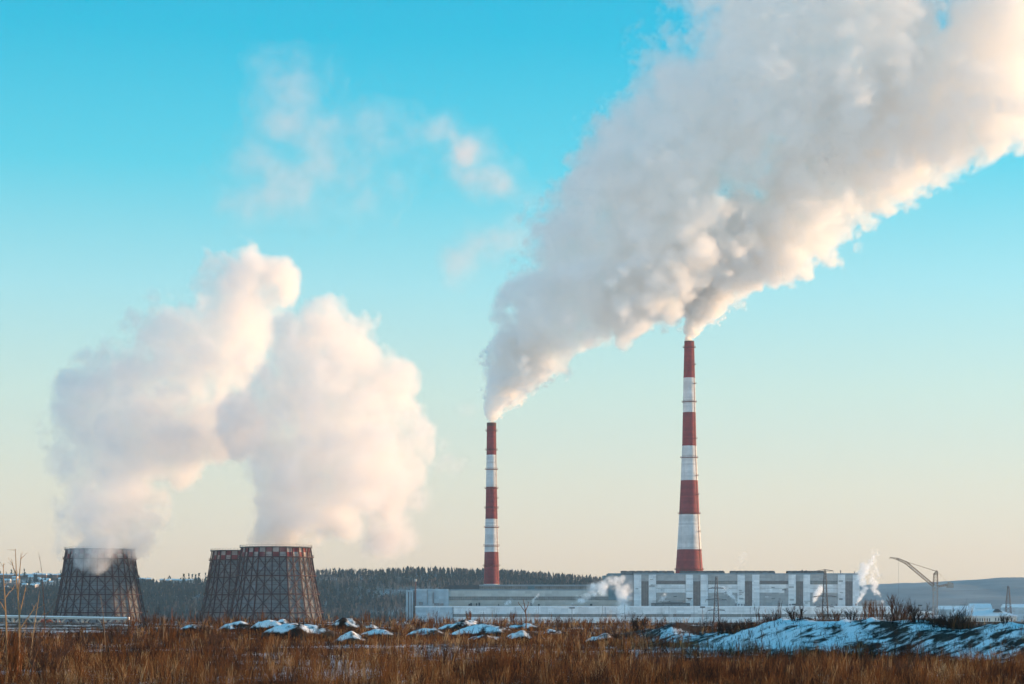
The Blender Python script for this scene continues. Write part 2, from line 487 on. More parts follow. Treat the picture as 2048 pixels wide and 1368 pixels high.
# ------------------------------------------------------------------ the two striped chimneys
def chimney(px, d, prof, bands, rings, half, ladder_az, label, soot):
    """prof: (row, radius px); bands: rows where the paint changes from the top down, red first; rings: rows of walkways."""
    s = d / F
    t = thing('striped_chimney', (X(px, d), d, PLAIN), label, 'chimney', 'striped chimneys of the power plant')
    zl = lambda row: Z(row, d) - PLAIN
    rad = lambda row: float(np.interp(row, [p[0] for p in prof], [p[1] for p in prof])) * s
    base_row = YH + (CAM_Z - PLAIN) / s
    rows = sorted(set([base_row] + [p[0] for p in prof if p[0] < base_row] + bands + list(np.linspace(prof[0][0], base_row, 40))), reverse=True)
    pr = []
    for row in rows:
        k = sum(1 for b in bands if row > b + 1e-6)      # band of the stretch above this row
        pr.append((rad(row), zl(row), k % 2))
    m = MB()
    top_r = rad(prof[0][0])
    m.lathe(pr, 64, cap=False)
    m.build('shaft', [M['red_paint'], M['white_paint']], t, True)
    c = MB()
    zt = zl(prof[0][0])
    c.lathe([(top_r + 0.06, zt - soot), (top_r + 0.06, zt + 0.2), (top_r - 0.7, zt + 0.2), (top_r - 0.7, zt - 6)], 64, cap=True)
    c.build('rim', M['soot'], t, False)
    for row in rings:
        r0, z0 = rad(row), zl(row)
        q = MB()
        q.lathe([(r0 + 0.02, z0 - 0.5), (r0 + 1.3, z0 - 0.1), (r0 + 1.3, z0 + 0.12), (r0 + 0.02, z0 + 0.12)], 48, cap=False)
        q.lathe([(r0 + 1.25, z0 + 1.15), (r0 + 1.33, z0 + 1.15), (r0 + 1.33, z0 + 1.3), (r0 + 1.25, z0 + 1.3), (r0 + 1.25, z0 + 1.15)], 48, cap=False)
        for k in range(24):
            a = 2 * math.pi * k / 24
            q.bar(((r0 + 1.29) * math.cos(a), (r0 + 1.29) * math.sin(a), z0), ((r0 + 1.29) * math.cos(a), (r0 + 1.29) * math.sin(a), z0 + 1.3), 0.07)
        q.build('walkway', M['rail'], t)
    for row in half:
        r0, z0 = rad(row), zl(row)
        q = MB()
        ca, sa = math.cos(ladder_az), math.sin(ladder_az)
        tx = Vector((-sa, ca, 0)); rd = Vector((ca, sa, 0))
        for i in range(7):
            f = (i - 3) * 0.5
            q.bar(rd * (r0 - 0.2) + tx * f + Vector((0, 0, z0)), rd * (r0 + 1.6) + tx * f + Vector((0, 0, z0)), 0.16)
            q.bar(rd * (r0 + 1.6) + tx * f + Vector((0, 0, z0)), rd * (r0 + 1.6) + tx * f + Vector((0, 0, z0 + 1.3)), 0.06)
        q.bar(rd * (r0 + 1.6) - tx * 1.5 + Vector((0, 0, z0 + 1.3)), rd * (r0 + 1.6) + tx * 1.5 + Vector((0, 0, z0 + 1.3)), 0.06)
        q.build('landing', M['rail'], t)
    q = MB()
    lr = [base_row - 10] + list(np.linspace(base_row - 40, prof[0][0] + 2, 24))
    ca, sa = math.cos(ladder_az), math.sin(ladder_az)
    for r1, r2 in zip(lr, lr[1:]):
        for o in (-0.35, 0.35):
            q.bar((ca * (rad(r1) + .35) - sa * o, sa * (rad(r1) + .35) + ca * o, zl(r1)), (ca * (rad(r2) + .35) - sa * o, sa * (rad(r2) + .35) + ca * o, zl(r2)), 0.13)
    q.build('ladder', M['rail'], t)
    return t


chimney(983, D1, [(846, 9.3), (914, 10), (974, 11), (1038, 12.2), (1104, 14), (1167, 15.6), (1257, 18)], [910, 974, 1038, 1104, 1168],
        [862, 900, 939, 977, 1016, 1055, 1092, 1132], [997], R(-32), 'shorter red and white striped chimney rising behind the long low hall', 3.0)
chimney(1378.5, D2, [(683, 9.8), (756, 11.6), (825, 12.9), (892, 14.2), (961, 17), (1030, 20.3), (1099, 24.2), (1141, 27.2), (1200, 31.5), (1257, 36)], [756, 825, 892, 961, 1029, 1099],
        [695, 804, 915.5, 1027.5, 1139], [730, 768, 878, 952, 990, 1064, 1101], R(-38), 'taller red and white striped chimney rising behind the tall boiler house', 1.0)


# ------------------------------------------------------------------ cooling towers
def cooling_tower(px, d, label, seed):
    t = thing('cooling_tower', (X(px, d), d, PLAIN), label, 'cooling tower', 'steel framed cooling towers')
    NS = 16
    ph = R(-90 + 1.0) + seed
    ang = [ph + 2 * math.pi * k / NS for k in range(NS)]
    zs = [0.0, 3.0 - 0.0, 16.0, 29.0, 41.8, 54.5, 61.4]       # ground, lowest ring ... top
    zs = [0.0, 15.6, 28.6, 41.4, 54.4, 61.3]
    rs = [36.0, 31.6, 28.9, 26.6, 24.7, 23.6]
    rat = lambda z: float(np.interp(z, zs, rs))
    pt = lambda k, z, o=0.0: Vector(((rat(z) + o) * math.cos(ang[k % NS]), (rat(z) + o) * math.sin(ang[k % NS]), z))

    def mid(k, z, o=0.0):
        return (pt(k, z, o) + pt(k + 1, z, o)) / 2
    # clad shell
    m = MB()
    for (za, zb) in zip(zs[:-2], zs[1:-1]):
        for k in range(NS):
            m.add([pt(k, za), pt(k + 1, za), pt(k + 1, zb), pt(k, zb)], [(0, 1, 2, 3)])
    m.build('shell', M['cladding'], t)
    # checkered band at the top: two rows
    c = MB()
    for row in range(2):
        za, zb = zs[-2] + row * 3.45, zs[-2] + (row + 1) * 3.45
        for k in range(NS):
            for h in range(2):
                a0, a1 = (pt(k, za), mid(k, za)) if h == 0 else (mid(k, za), pt(k + 1, za))
                b0, b1 = (pt(k, zb), mid(k, zb)) if h == 0 else (mid(k, zb), pt(k + 1, zb))
                c.add([a0, a1, b1, b0], [(0, 1, 2, 3)], (h + row) % 2)
    c.build('checkered_band', [M['checker_red'], M['checker_white']], t)
    i = MB()
    for (za, zb) in ((20.0, zs[-1]),):
        for k in range(NS):
            i.add([pt(k + 1, za, -0.5), pt(k, za, -0.5), pt(k, zb, -0.5), pt(k + 1, zb, -0.5)], [(0, 1, 2, 3)])
    i.build('inner_lining', M['dark_inside'], t)
    # columns of the outer steel frame, each bent with the shell
    for k in range(NS):
        b = MB()
        for za, zb in zip(zs, zs[1:]):
            b.bar(pt(k, za, 0.75), pt(k, zb, 0.75), 0.48)
        b.build('column', M['red_steel'], t)
    b = MB()
    for k in range(NS):
        for za, zb in zip(zs[:-1], zs[1:]):
            b.bar(mid(k, za, 0.6), mid(k, zb, 0.6), 0.40)
    for (za, zb) in zip(zs[:-2], zs[1:-1]):
        for k in range(NS):
            b.bar(pt(k, za, 0.7), pt(k + 1, zb, 0.7), 0.30)
            b.bar(pt(k + 1, za, 0.7), pt(k, zb, 0.7), 0.30)
            for f in (0.27, 0.5, 0.73):
                z = za + (zb - za) * f
                b.bar(pt(k, z, 0.55), pt(k + 1, z, 0.55), 0.15)
    b.build('cross_bracing', M['red_steel'], t)
    for z, wd in zip(zs[1:], (2.0, 1.9, 1.9, 1.9, 1.9)):
        q = MB()
        top = z > 60
        for k in range(NS):
            a0, a1, b0, b1 = pt(k, z, 0.3), pt(k + 1, z, 0.3), pt(k, z, wd), pt(k + 1, z, wd)
            up = Vector((0, 0, 0.35))
            q.add([a0 - up, a1 - up, b1 - up, b0 - up, a0 + up, a1 + up, b1 + up, b0 + up],
                  [(0, 3, 2, 1), (4, 5, 6, 7), (0, 1, 5, 4), (2, 3, 7, 6)])
            e = Vector((0, 0, 1.5))
            q.bar(b0 + e, b1 + e, 0.08)
            for f in (0, 0.25, 0.5, 0.75):
                p = b0.lerp(b1, f)
                q.bar(p, p + e, 0.07)
        q.build('walkway', [M['roof_dark'] if top else M['red_steel']], t)
    # outside stair
    st = MB()
    k = 10
    for n_, (za, zb) in enumerate(zip(zs[1:-1], zs[2:])):
        a, bb = pt(k, za, 1.9), pt(k + 1, zb, 1.9)
        st.bar(a, bb, 0.3)
    st.build('stair', M['red_steel'], t)
    return t


cooling_tower(200, 1450, 'cooling tower farthest left, standing apart with steam spilling over its rim', 0.12)
cooling_tower(489.5, 1490, 'cooling tower half hidden behind the checkered front tower', 0.10)
cooling_tower(552, 1400, 'cooling tower with checkered rim and sunlit right side, in front of another tower', 0.0)


# ------------------------------------------------------------------ the plant's buildings
def fx(d):
    return lambda a: X(a, d)


def block(parent, name, m, x0, x1, y0, y1, d, depth):
    """A box seen at rows y0..y1 and columns x0..x1, in the frame of parent (an Empty at (X, D, PLAIN))."""
    b = MB()
    ox, oy, oz = parent.location
    b.box(X(x0, d) - ox, X(x1, d) - ox, d - oy, d - oy + depth, Z(y1, d) - oz, Z(y0, d) - oz)
    return b.build(name, m, parent)


GROUND_ROW = lambda d: YH + (CAM_Z - PLAIN) * F / d

# turbine hall: long pale hall left of centre
D = 1780.0
hall = thing('turbine_hall', (X(1050, D), D, PLAIN), 'long pale two storey hall with a blue roof below the shorter chimney', 'industrial building')
block(hall, 'wall', M['panel_cream'], 897, 1268, 1181, GROUND_ROW(D), D, 45)
block(hall, 'window_strip', M['glazing_dim'], 898, 1267, 1193, 1200.5, D - 0.25, 0.2)
block(hall, 'end_block', M['panel_blue'], 831, 897, 1178, GROUND_ROW(D), D - 3, 40)
st = block(hall, 'stair_tower', M['panel_blue'], 812, 826, 1180, GROUND_ROW(D - 6), D - 6, 14)
for a, b_ in ((816, 818.2), (821.5, 823)):
    block(hall, 'stair_window', M['glazing'], a, b_, 1184, 1250, D - 6.3, 0.25)
block(hall, 'wall_recess', M['panel_grey'], 826, 831, 1179, GROUND_ROW(D), D + 2, 20)
for a, b_, c_, e_ in ((838, 846, 1204, 1210), (868, 879, 1206, 1211), (865, 868, 1185, 1207), (880, 887, 1206.5, 1211), (854.5, 855.3, 1180, 1209)):
    block(hall, 'pipework', M['steel'], a, b_, c_, e_, D - 4.2, 1.1)
rb = MB()
ox = X(1050, D)
zz = lambda r: Z(r, D) - PLAIN
rb.prism([(X(884, D) - ox, zz(1178.5)), (X(958, D) - ox, zz(1178.5)), (X(958, D) - ox, zz(1169.5)), (X(892, D) - ox, zz(1169.5)), (X(886, D) - ox, zz(1174))], 6, 30)
rb.build('roof_monitor', M['roof_dark'], hall)
rb = MB()
rb.prism([(X(958.5, D) - ox, zz(1179)), (X(1268, D) - ox, zz(1179)), (X(1268, D) - ox, zz(1170.5)), (X(958.5, D) - ox, zz(1170.5))], 7, 29)
rb.build('roof_lantern', M['glazing_dim'], hall)
block(hall, 'roof', M['roof_blue'], 899, 1266, 1178.6, 1181, D + 0.5, 44)
block(hall, 'lantern_roof', M['roof_blue'], 958, 1268, 1169.2, 1172.5, D + 6, 24)
block(hall, 'roof_cabin', M['teal_sheet'], 1056, 1069, 1172, 1179.5, D + 4.5, 8)
r_ = np.random.default_rng(5)
for a in (937, 940.5, 952, 957, 996, 1061, 1076, 1180):
    block(hall, 'roof_vent', M['roof_dark'], a, a + r_.uniform(2, 5), 1207 + r_.uniform(-2, 1), 1211.5, D - 3.5, 2)
block(hall, 'antenna', M['steel'], 854, 854.7, 1165, 1178, D + 5, 0.5)
block(hall, 'antenna', M['steel'], 857.5, 858.1, 1168, 1178, D + 6, 0.5)

# low annex along the front of the plant
D = 1750.0
annex = thing('factory_annex', (X(1300, D), D, PLAIN), 'very long low white annex running along the front of the whole plant', 'industrial building')
block(annex, 'wall', M['panel_white'], 831, 1788, 1214.5, 1228, D, 26)
block(annex, 'lower_wall', M['panel_white'], 832, 1786, 1234, GROUND_ROW(D), D, 25)
block(annex, 'roof', M['snow'], 830, 1789, 1212.2, 1214.5, D - 0.4, 27)
block(annex, 'backing_wall', M['panel_grey'], 832, 1787, 1228, 1234, D + 0.6, 25)
for a, b_ in ((906, 1060), (1061, 1200), (1201, 1232), (1291, 1337), (1346, 1382), (1440, 1482), (1484, 1530), (1532, 1572), (1636, 1690), (1707, 1782)):
    block(annex, 'window_strip', M['glazing_dim'], a, b_, 1228.2, 1233.6, D + 0.1, 0.4)
block(annex, 'pale_end', M['panel_blue'], 831, 905, 1214.8, 1246, D - 0.5, 0.45)
block(annex, 'downpipe', M['roof_dark'], 905.4, 906.6, 1214, 1250, D - 0.7, 0.5)
for a in (1030, 1210, 1500):
    block(annex, 'downpipe', M['steel'], a, a + 0.8, 1214.5, 1250, D - 0.5, 0.4)

# perimeter wall of concrete slabs
D = 1560.0
wl = thing('perimeter_wall', (X(1400, D), D, PLAIN), 'pale concrete perimeter wall in front of the low white annex', 'wall')
b = MB()
for i in range(60):
    a0 = X(1075, D) + i * 6.0
    b.box(a0 - X(1400, D), a0 + 5.85 - X(1400, D), 0, 0.25, 0, Z(1251 + 0.6 * math.sin(i * 1.7), D) - PLAIN)
b.build('slab_row', M['concrete'], wl)
block(wl, 'coping', M['snow'], 1075, 1600, 1250.1, 1250.9, D - 0.1, 0.45)

# boiler house
D = 1775.0
bh = thing('boiler_house', (X(1490, D), D, PLAIN), 'tall grey and white boiler house with dark vertical window bays', 'industrial building')
block(bh, 'wall', M['panel_grey'], 1268, 1716, 1148.5, GROUND_ROW(D), D, 60)
block(bh, 'parapet', M['roof_blue'], 1267.5, 1716.5, 1146.5, 1149, D - 0.5, 61)
starts = [1268, 1371.7, 1475, 1577, 1676]
for n_, a in enumerate(starts):
    w1, w2 = (14.5, 14.5) if n_ < 3 else (14.5, 13.5)
    block(bh, 'pilaster', M['panel_white'], a, a + w1, 1149.2, 1213, D - 1.6, 1.58)
    block(bh, 'pilaster', M['panel_white'], a + w1 + 15, a + w1 + 15 + w2, 1149.2, 1213, D - 1.6, 1.58)
    block(bh, 'window_bay', M['glazing'], a + w1 + 0.3, a + w1 + 14.7, 1162.5, 1211.5, D - 0.6, 0.58)
    block(bh, 'bay_head', M['panel_grey'], a + w1 + 0.1, a + w1 + 14.9, 1149.5, 1162, D - 0.9, 0.88)
    for q in range(4):
        z_ = r_.uniform(1158, 1205)
        s_ = a if r_.random() < 0.5 else a + w1 + 15
        block(bh, 'wall_patch', M['panel_grey'], s_ + r_.uniform(0.5, 4), s_ + r_.uniform(8, 14), z_, z_ + r_.uniform(1.0, 3.4), D - 1.75, 0.12)
for n_, (a, b_) in enumerate(((1312.3, 1371.3), (1416.5, 1474.6), (1518.8, 1576.6), (1619.8, 1675.6))):
    block(bh, 'window_strip', M['glazing_dim'] if n_ % 2 else M['glazing'], a, b_, 1161.5, 1168, D - 0.3, 0.28)
    block(bh, 'white_band', M['panel_white'], a, b_, 1169, 1176, D - 0.36, 0.34)
    block(bh, 'white_band', M['panel_white'], a, b_ - (8 if n_ == 2 else 0), 1177, 1185.5, D - 0.42, 0.4)
    for q in range(5):
        z_ = r_.uniform(1172, 1206); x_ = r_.uniform(a, b_ - 12)
        block(bh, 'wall_patch', M['panel_white'] if q % 2 else M['monitor'], x_, x_ + r_.uniform(2, 11), z_, z_ + r_.uniform(0.8, 2.2), D - 0.62 - q * 0.01, 0.1)
block(bh, 'low_gallery', M['monitor'], 1303, 1380, 1206, 1213, D - 6, 5)
block(bh, 'low_gallery', M['monitor'], 1324, 1366, 1204.4, 1206, D - 5.5, 4)
for a, b_ in ((1243, 1350), (1362, 1451), (1463, 1552), (1577, 1650)):
    m = MB()
    za, zb = Z(1149, D) - PLAIN, Z(1141.3, D) - PLAIN
    x0, x1 = X(a, D) - bh.location.x, X(b_, D) - bh.location.x
    n = 7
    for i in range(n):
        p0 = x0 + (x1 - x0) * i / n; p1 = x0 + (x1 - x0) * (i + 0.86) / n
        m.prism([(p0, za), (p1, za), (p1, zb - 0.3), (p1 - 0.4, zb), (p0 + 0.4, zb), (p0, zb - 0.3)], 6, 16)
    m.box(x0, x1, 6.8, 15.5, za, zb - 0.6)
    m.build('roof_monitor', M['monitor'], bh)
for a, h in ((1605, 4.5), (1610, 3), (1613, 4), (1620, 3.2), (1682, 3.8), (1710, 2.5)):
    m = MB(); x0 = X(a, D) - bh.location.x; z0 = Z(1147, D) - PLAIN
    m.bar((x0, 2, z0 - 0.3), (x0, 2, z0 + h * 0.55), 0.35, n=8); m.bar((x0, 2, z0 + h * 0.5), (x0, 2, z0 + h * 0.75), 0.8, n=8, w2=0.5)
    m.build('roof_vent', M['roof_dark'], bh)
block(bh, 'side_block', M['teal_sheet'], 1217, 1243, 1146.5, 1200, D + 4, 40)
block(bh, 'side_annex', M['teal_sheet'], 1207, 1217, 1151, 1200, D + 6, 30)
block(bh, 'side_wall', M['panel_grey'], 1243, 1267.5, 1149.5, GROUND_ROW(D), D + 2, 40)
block(bh, 'loading_bay', M['panel_grey'], 1716.5, 1771, 1201, 1213, D - 3, 20)
block(bh, 'canopy_beam', M['steel'], 1735, 1752, 1200.3, 1201.4, D - 8, 6)
for a in (1468.5, 1475, 1481, 1486, 1577, 1588, 1626.5, 1636.5, 1660.5, 1669, 1708):
    m = MB(); x0 = X(a, D) - bh.location.x; z0 = Z(1213.5, D) - PLAIN
    m.bar((x0, -10, z0), (x0, -10, z0 + 1.6), 0.4, n=8); m.bar((x0, -10, z0 + 1.5), (x0, -10, z0 + 2.6), 0.75, n=8)
    m.build('vent_pipe', M['steel'], bh)


# ------------------------------------------------------------------ crane, pylons, masts
def lattice(m, a, b, w0, w1, n, t=0.12, bay=True):
    """A square lattice boom from a to b."""
    a, b = Vector(a), Vector(b)
    d = (b - a).normalized()
    u = d.cross(Vector((0, 1, 0))); u.normalize(); v = d.cross(u)
    ring = lambda f: [a.lerp(b, f) + (u * sx + v * sy) * ((w0 * (1 - f) + w1 * f) / 2) for sx, sy in ((-1, -1), (1, -1), (1, 1), (-1, 1))]
    r0, r1 = ring(0), ring(1)
    for p, q in zip(r0, r1):
        m.bar(p, q, t)
    for i in range(n):
        A, B = ring(i / n), ring((i + 1) / n)
        for k in range(4):
            k2 = (k + 1) % 4
            m.bar(A[k], B[k2] if i % 2 else B[k], t * 0.6) if False else m.bar(A[k], B[k2], t * 0.6)
            m.bar(A[k], A[k2], t * 0.6)
    for k in range(4):
        m.bar(r1[k], r1[(k + 1) % 4], t * 0.6)


D = 1500.0
cr_ = thing('tower_crane', (X(1870.5, D), D, PLAIN), 'tower crane with raised lattice jib and square counterweight beside the plant', 'crane')
lp = lambda px, py, dy=0.0: Vector((X(px, D) - cr_.location.x, dy, Z(py, D) - PLAIN))
m = MB(); lattice(m, (0, 0, 0), lp(1870.5, 1172), 3.3, 3.3, 16, 0.22); m.build('mast', M['crane_white'], cr_)
m = MB(); lattice(m, lp(1870.5, 1172), lp(1871.5, 1150), 3.3, 2.8, 4, 0.2); lattice(m, lp(1871.5, 1150), lp(1873.5, 1141.5), 2.8, 0.9, 3, 0.22)
m.bar(lp(1866, 1149), lp(1874, 1141), 0.3); m.build('tower_head', M['crane'], cr_)
m = MB(); lattice(m, lp(1866.5, 1171), lp(1812, 1125.5), 1.9, 1.9, 14, 0.22); lattice(m, lp(1812, 1125.5), lp(1794, 1117.5), 1.9, 1.3, 5, 0.22); lattice(m, lp(1796, 1118), lp(1780, 1115), 1.4, 0.6, 5, 0.14)
m.bar(lp(1780, 1115), lp(1779, 1118.3), 0.2); m.build('jib', M['crane'], cr_)
m = MB(); lattice(m, lp(1875, 1173), lp(1906, 1167.5), 1.2, 1.2, 8, 0.2); m.build('counter_jib', M['crane'], cr_)
m = MB(); o_ = lp(1894, 1175.5); p_ = lp(1906, 1167.2); m.box(o_.x, p_.x, -2, 2, o_.z, p_.z); m.box(o_.x + .8, p_.x - 1.6, -1.5, 1.5, p_.z, p_.z + 1.4)
m.build('counterweight', M['counterweight'], cr_)
m = MB(); m.bar(lp(1873.5, 1142), lp(1864, 1140.5), 0.22); m.bar(lp(1868, 1141), lp(1812, 1123.5), 0.22); m.build('tie_rod', M['crane'], cr_)
m = MB(); m.bar(lp(1873.5, 1142), lp(1898, 1167), 0.07); m.build('back_stay', M['crane'], cr_)
m = MB(); m.bar(lp(1797, 1118), lp(1797, 1204), 0.08); m.bar(lp(1797, 1204), lp(1797, 1207), 0.35); m.build('hoist_rope', M['steel'], cr_)
m = MB(); a_ = lp(1866.5, 1175); m.box(a_.x - 1.2, a_.x + 1.0, -2.6, -1.6, a_.z - 2.4, a_.z); m.build('cabin', M['crane_white'], cr_)


def pylon(px, d, top, arms, wb, label, mtop=0.5, name='power_pylon', n=12, steel='pylon', base=None):
    t = thing(name, (X(px, d), d, base if base is not None else PLAIN), label, 'pylon')
    H = Z(top, d) - t.location.z
    m = MB(); lattice(m, (0, 0, 0), (0, 0, H * 0.55), wb, wb * 0.55, n // 2, 0.24); lattice(m, (0, 0, H * 0.55), (0, 0, H), wb * 0.55, mtop * 2, n // 2, 0.2)
    m.build('mast', M[steel], t)
    for row, half in arms:
        z = Z(row, d) - t.location.z
        for s in (-1, 1):
            a = MB(); hw = half * d / F
            for dy in (-0.4, 0.4):
                a.bar((0, dy, z + 1.1), (s * hw, 0, z + 0.15), 0.2); a.bar((0, dy, z), (s * hw, 0, z), 0.2)
            for f in (0.3, 0.6):
                a.bar((s * hw * f, 0, z), (s * hw * f, 0, z + 1.1 * (1 - f)), 0.08)
            st_ = a.build('cross_arm', M[steel], t)
            ins = MB(); ins.bar((s * hw, 0, z), (s * (hw + 0.3), 0, z - 1.4), 0.13); ins.build('insulator', M['steel'], st_)
    return t


pylon(1432.5, 1330, 1153, [(1177, 15), (1200, 21), (1221, 17)], 4.6, 'lattice power pylon with three cross arms, left one before the boiler house')
pylon(1650, 1330, 1140, [(1142, 16), (1193.5, 23), (1214, 18)], 5.2, 'taller lattice power pylon, right one before the boiler house, its top above the roof')
pylon(2016.5, 1650, 1172, [], 6.5, 'armless lattice tower behind the snowy roofed building')


def mast_light(px, d, top, label, w=6.0, pw=0.3):
    b = Z(top, d)
    t = thing('floodlight_mast', (X(px, d), d, PLAIN), label, 'light mast')
    H = b - PLAIN
    m = MB(); m.bar((0, 0, 0), (0, 0, H), pw * 1.5, w2=pw * 0.7, n=8); m.build('pole', M['steel'], t)
    m = MB(); m.bar((-w / 2, 0, H), (w / 2, 0, H), 0.12); m.bar((-w / 3, 0, H - 0.8), (w / 3, 0, H - 0.8), 0.1); m.build('crossbar', M['steel'], t)
    for k in range(5):
        q = MB(); x = (k - 2) * w / 4.4
        q.box(x - .4, x + .4, -.5, .3, H + 0.1, H + 0.9); q.build('floodlight', M['roof_dark'], t)
    return t


mast_light(1144, 1400, 1217, 'floodlight mast before the annex left of the pinkish steam', 3.4)
mast_light(1405, 1400, 1215.5, 'floodlight mast just left of the pylon with low cross arms', 3.0)
mast_light(1588, 1400, 1210, 'floodlight mast between the two lattice power pylons', 2.6)
mast_light(1840, 1450, 1212, 'floodlight mast left of the tower crane', 2.4)
t = thing('lamp_pole', (X(831.5, 1772), 1772, PLAIN), 'warning lamp on a thin pole at the left end of the long hall', 'lamp pole')
m = MB(); H = Z(1163, 1772) - PLAIN; m.bar((0, 0, 0), (0, 0, H), 0.35, n=8); m.build('pole', M['rail'], t)
m = MB(); m.bar((0, 0, H), (0, 0, H + 2.2), 1.0, w2=1.2, n=10); m.build('lamp', M['concrete'], t)

for i, (a, tp) in enumerate(((1205, 1211), (1249, 1209), (1338, 1213), (1388, 1209), (1244.5, 1226), (1263, 1236), (1295, 1249))):
    where = ['left of the pinkish steam', 'rising out of the pinkish steam', 'below the first pale pilaster pair', 'below the second dark window bay', 'with a double head beside the pinkish steam', 'short, right of the pinkish steam',
             'thick and short, before the concrete wall'][i]
    t = thing('utility_pole', (X(a, 1300), 1300, PLAIN), 'thin bare utility pole ' + where, 'pole', 'utility poles before the annex')
    m = MB(); H = Z(tp, 1300) - PLAIN; m.bar((0, 0, 0), (0, 0, H), 0.2 if i < 6 else 0.5, w2=0.14 if i < 6 else 0.45, n=6); m.build('pole', M['steel'], t)
    if i in (4, 6):
        m = MB(); m.bar((-1.6, 0, H - 0.5), (1.6, 0, H - 0.5), 0.18); m.build('crossarm', M['steel'], t)

b = MB()
for (A, B, sag) in ((P(1860, 1182, 1640), P(2011, 1176.5, 1640), 0.8), (P(2022, 1176, 1660), P(2300, 1165, 1700), 0.8)):
    n = 10
    for i in range(n):
        f0, f1 = i / n, (i + 1) / n
        p0 = A.lerp(B, f0) - Vector((0, 0, sag * 4 * f0 * (1 - f0))); p1 = A.lerp(B, f1) - Vector((0, 0, sag * 4 * f1 * (1 - f1)))
        b.bar(p0, p1, 0.1)
tag(b.build('power_line', M['steel']), 'thin overhead power line running to the armless lattice tower', 'power line')

# ------------------------------------------------------------------ snowy roofed buildings on the right
D = 1400.0
o = thing('office_building', (X(1975, D), D, PLAIN), 'pale two storey building under a snowy hipped roof right of the crane', 'building')
lx = lambda a: X(a, D) - o.location.x
lz = lambda r: Z(r, D) - PLAIN
x0, xm, x1, dep = lx(1917), lx(1985), lx(2034), 26.0
m = MB(); m.box(x0, x1, 0, dep, 0, lz(1232.5)); m.build('wall', M['plaster'], o)
m = MB()
e = lz(1232.5); rz_ = lz(1218.5); hx0, hx1 = lx(1921), lx(2003)
vs = [(x0 - 1, -1, e), (x1 + 1.4, -1, e), (x1 + 1.4, dep + 1, e), (x0 - 1, dep + 1, e), (hx0, dep / 2, rz_), (hx1, dep / 2, rz_)]
m.add(vs, [(0, 1, 5, 4), (1, 2, 5), (2, 3, 4, 5), (3, 0, 4), (0, 3, 2, 1)])
m.build('roof', M['snow'], o)
m = MB(); g0 = lx(2000); m.prism([(g0 - 3.4, rz_ - 1.9), (g0 + 3.4, rz_ - 1.9), (g0, rz_ + 0.3)], 6, 14); m.build('dormer', M['roof_dark'], o)
for row in (1235.5, 1247.5):
    for a in (1996, 2001, 2006, 2012, 1990, 2022):
        m = MB(); m.box(lx(a), lx(a) + 0.9, -0.12, 0.02, lz(row + 6), lz(row)); m.build('window', M['window'], o)
    for a in np.linspace(1921, 1978, 13):
        m = MB(); m.box(lx(a), lx(a) + 0.75, -0.1, 0.02, lz(row + 7), lz(row + 1)); m.build('window', M['window'], o)


def shed(px0, px1, d, eave, ridge_, label, wall='plaster', roof='snow', dep=20.0, nwin=0):
    o = thing('storage_shed', (X((px0 + px1) / 2, d), d, PLAIN), label, 'shed')
    hw = X(px1, d) / 2 - X(px0, d) / 2
    e = Z(eave, d) - PLAIN; r = Z(ridge_, d) - PLAIN
    m = MB(); m.box(-hw, hw, 0, dep, 0, e); m.build('wall', M[wall], o)
    m = MB(); m.add([(-hw - .5, -.6, e), (hw + .5, -.6, e), (hw + .5, dep / 2, r), (-hw - .5, dep / 2, r), (hw + .5, dep + .6, e), (-hw - .5, dep + .6, e)], [(0, 1, 2, 3), (3, 2, 4, 5), (0, 3, 5), (1, 4, 2), (0, 5, 4, 1)])
    m.build('roof', M[roof], o)
    for k in range(nwin):
        x = -hw + (k + 0.5) * 2 * hw / nwin
        m = MB(); m.box(x - 0.8, x + 0.8, -0.1, 0.05, e - 3.2, e - 1.2); m.build('window', M['window'], o)
    return o


shed(1842, 1887, 1350, 1237, 1230.5, 'low dark walled shed under snow at the foot of the crane', 'monitor', nwin=6)
shed(1822, 1868, 1900, 1226, 1222.5, 'low whitish shed left of the crane mast, far behind', nwin=5)
shed(1880, 1950, 2300, 1219, 1211.5, 'long white snowy roofed shed just right of the crane mast, far off', 'panel_blue')
shed(1942, 1984, 2600, 1217, 1207, 'white shed with a taller pale roof behind the hipped roof building', 'panel_blue')
shed(2010, 2080, 2500, 1215, 1208, 'white shed right of the armless lattice tower', 'panel_blue')

# ------------------------------------------------------------------ concrete trestle on the left
D = 600.0
zb = gz(X(100, D), D) - 0.5
tr = thing('concrete_trestle', (X(120, D), D, zb), 'long snow topped concrete trestle on angled brackets below the far left cooling tower', 'trestle')
za = Z(1232, D) - zb
zr = Z(1236.3, D) - zb
x0, x1 = X(-160, D) - tr.location.x, X(257, D) - tr.location.x
zl0 = za + (za - zr) * 0.62
m = MB()
yy0 = 0
m.add([(x0, 0, zl0 - 0.55), (x1, 0, zr - 0.55), (x1, 2.2, zr - 0.55), (x0, 2.2, zl0 - 0.55), (x0, 0, zl0), (x1, 0, zr), (x1, 2.2, zr), (x0, 2.2, zl0)],
      [(0, 3, 2, 1), (4, 5, 6, 7), (0, 1, 5, 4), (1, 2, 6, 5), (2, 3, 7, 6), (3, 0, 4, 7)])
m.build('deck', M['concrete'], tr)
m = MB()
m.add([(x0, -.05, zl0 + .003), (x1, -.05, zr + .003), (x1, 2.25, zr + .003), (x0, 2.25, zl0 + .003), (x0, .1, zl0 + .28), (x1, .1, zr + .28), (x1, 2.1, zr + .28), (x0, 2.1, zl0 + .28)],
      [(0, 3, 2, 1), (4, 5, 6, 7), (0, 1, 5, 4), (1, 2, 6, 5), (2, 3, 7, 6), (3, 0, 4, 7)])
m.build('snow_cap', M['snow'], tr)
